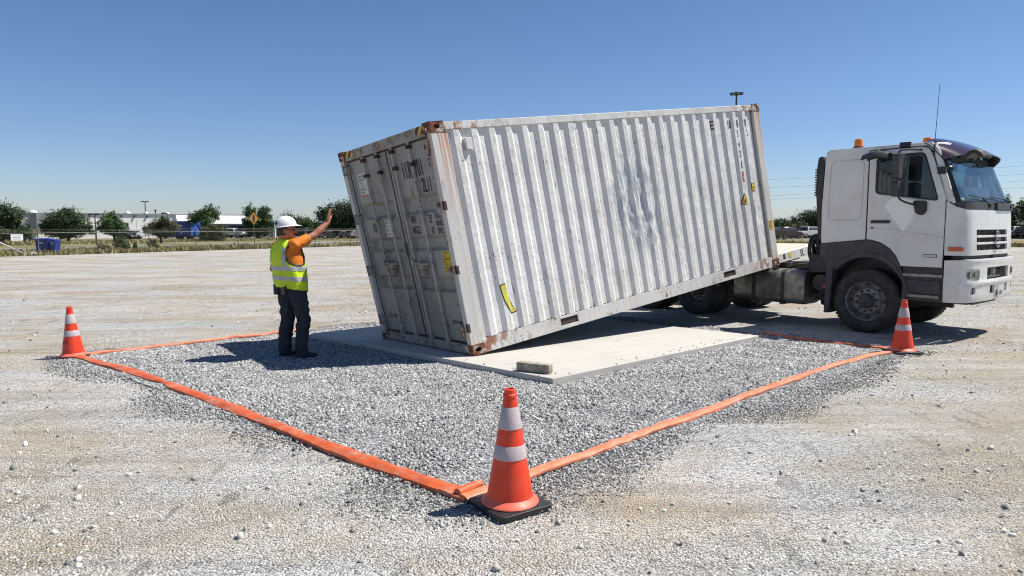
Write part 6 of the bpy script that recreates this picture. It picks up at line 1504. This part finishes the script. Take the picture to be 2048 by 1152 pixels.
for k, (px, c_, lab) in enumerate(((572,B_,'dark car hidden behind the head of the worker'),(641,SV,'silver car seen below the forearm of the worker'),(664,B_,'dark car seen just right of the raised wrist'),(690,B_,'dark car parked left of the container edge under the big tree'),(713,SV,'grey car half hidden by the left edge of the container'),(742,B_,'dark car fully behind the container door end'))):
    car(px, 88, 10+7*k, c_, lab, L=2.0, H=1.05, Wd=1.3)
# white tank, white shed behind worker
c0 = far(615, HOR, 92); c0.z = 0; mb = MB(); mb.lathe([(.32,0),(.32,.9),(.36,1.0),(.36,1.15),(.28,1.3),(.12,1.38),(.001,1.4)], n=24); o = mb.build('water_tank', M['white'], smooth=40); o.location = c0; tag(o, 'small white domed tank beyond the fence right of the face of the worker', 'tank')
c0 = far(546, HOR, 90); c0.z = 0; t = thing('storage_shed', 'narrow white shed standing between two trees left of the hard hat', 'shed', c0, R_(10)); mb = MB(); mb.box(-.42,.42,-.5,.5,0,1.75); mb.build('wall', M['white'], t); mb = MB(); mb.hexa([(-.47,-.55,1.752),(.47,-.55,1.752),(.47,.55,1.752),(-.47,.55,1.752),(-.47,-.55,1.79),(.47,-.55,1.90),(.47,.55,1.90),(-.47,.55,1.79)]); mb.build('roof', M['roofwhite'], t); mb = MB(); mb.box(-.1,.12,-.512,-.49,.05,1.4); mb.build('door', M['greywall'], t)
# carport at right edge
c0 = far(2050, HOR, 92); c0.z = 0; t = thing('carport', 'low building with a pale grey sheet roof at the right edge', 'building', c0, R_(8)); mb = MB(); mb.hexa([(-2.2,-1.5,1.75),(5,-1.5,1.75),(5,4,1.9),(-2.2,4,1.9),(-2.0,-1.4,1.82),(5,-1.4,1.82),(5,1.5,2.75),(-1.2,1.5,2.75)]); mb.build('roof', M['greywall'], t); mb = MB(); mb.box(-2,5,.5,3.8,0,1.74); mb.build('wall', M['fender'], t)
for x in (-1.9,.2,2.4): mb = MB(); mb.tube([(x,-1.2,0),(x,-1.2,1.76)], .06, 6); mb.build('roof_post', M['mesh'], t)
# steel barrier in front of the plum hatchback
a_, b2_ = far(1548, HOR, 70), far(1602, HOR, 74); a_.z = b2_.z = 0; t = thing('steel_barrier', 'dark barred steel barrier in front of the plum hatchback', 'barrier', a_); q = b2_-a_
for z in (.35,1.25): mb = MB(); mb.tube([(0,0,z),tuple(q+V3((0,0,z)))], .022, 6); mb.build('rail', M['darkmetal'], t)
for i in range(19): mb = MB(); p = q*(i/18); mb.tube([(p.x,p.y,.02 if i % 6 == 0 else .35),(p.x,p.y,1.25)], .018, 5); mb.build('bar', M['mesh'], t)
# exhaust like white post behind tray, utility poles and wires
u1, u2 = far(1330, HOR, 78), far(2420, HOR, 66); u1.z = u2.z = 0
WZ = [(359,331),(373,347),(387,360),(392,374)]
for u, lab in ((u1,'timber utility pole standing behind the container'),(u2,'timber utility pole outside the right edge')):
    hz = 9.0; t = thing('utility_pole', lab, 'utility pole', u, R_(0), 'utility poles carrying the wires'); mb = MB(); mb.tube([(0,0,0),(0,0,hz)], [.16,.11], 8); mb.build('pole', M['bark'], t); mb = MB(); mb.box(-.06,.06,-1.1,1.1,hz-.9,hz-.75); mb.build('crossarm', M['bark'], t)
for k, (yl, yr) in enumerate(WZ):
    z1 = CAM_H + (HOR-yl)*74/F_PX - .12*k; z2 = CAM_H + (HOR-yr)*69/F_PX; px1, px2 = 1540, 2048
    # height varies linearly in plan between the two sighted columns, with a little sag
    P1, P2 = far(px1, HOR, 76.3), far(px2, HOR, 70.9); zz = lambda x: z1 + (z2-z1)*(x-P1.x)/(P2.x-P1.x)
    mb = MB(); pts = []
    for i in range(41):
        q = u1.lerp(u2, i/40); z = zz(q.x) - .25*math.sin(math.pi*i/40) + .2; pts.append((q.x-u1.x, q.y-u1.y, z))
    mb.tube(pts, .011, 5); o = mb.build('power_wire', M['greywall'], smooth=60); o.location = u1
    tag(o, ('highest','second highest','second lowest','lowest')[k] + ' of the four overhead wires crossing the sky behind the truck', 'wire', 'overhead wires')
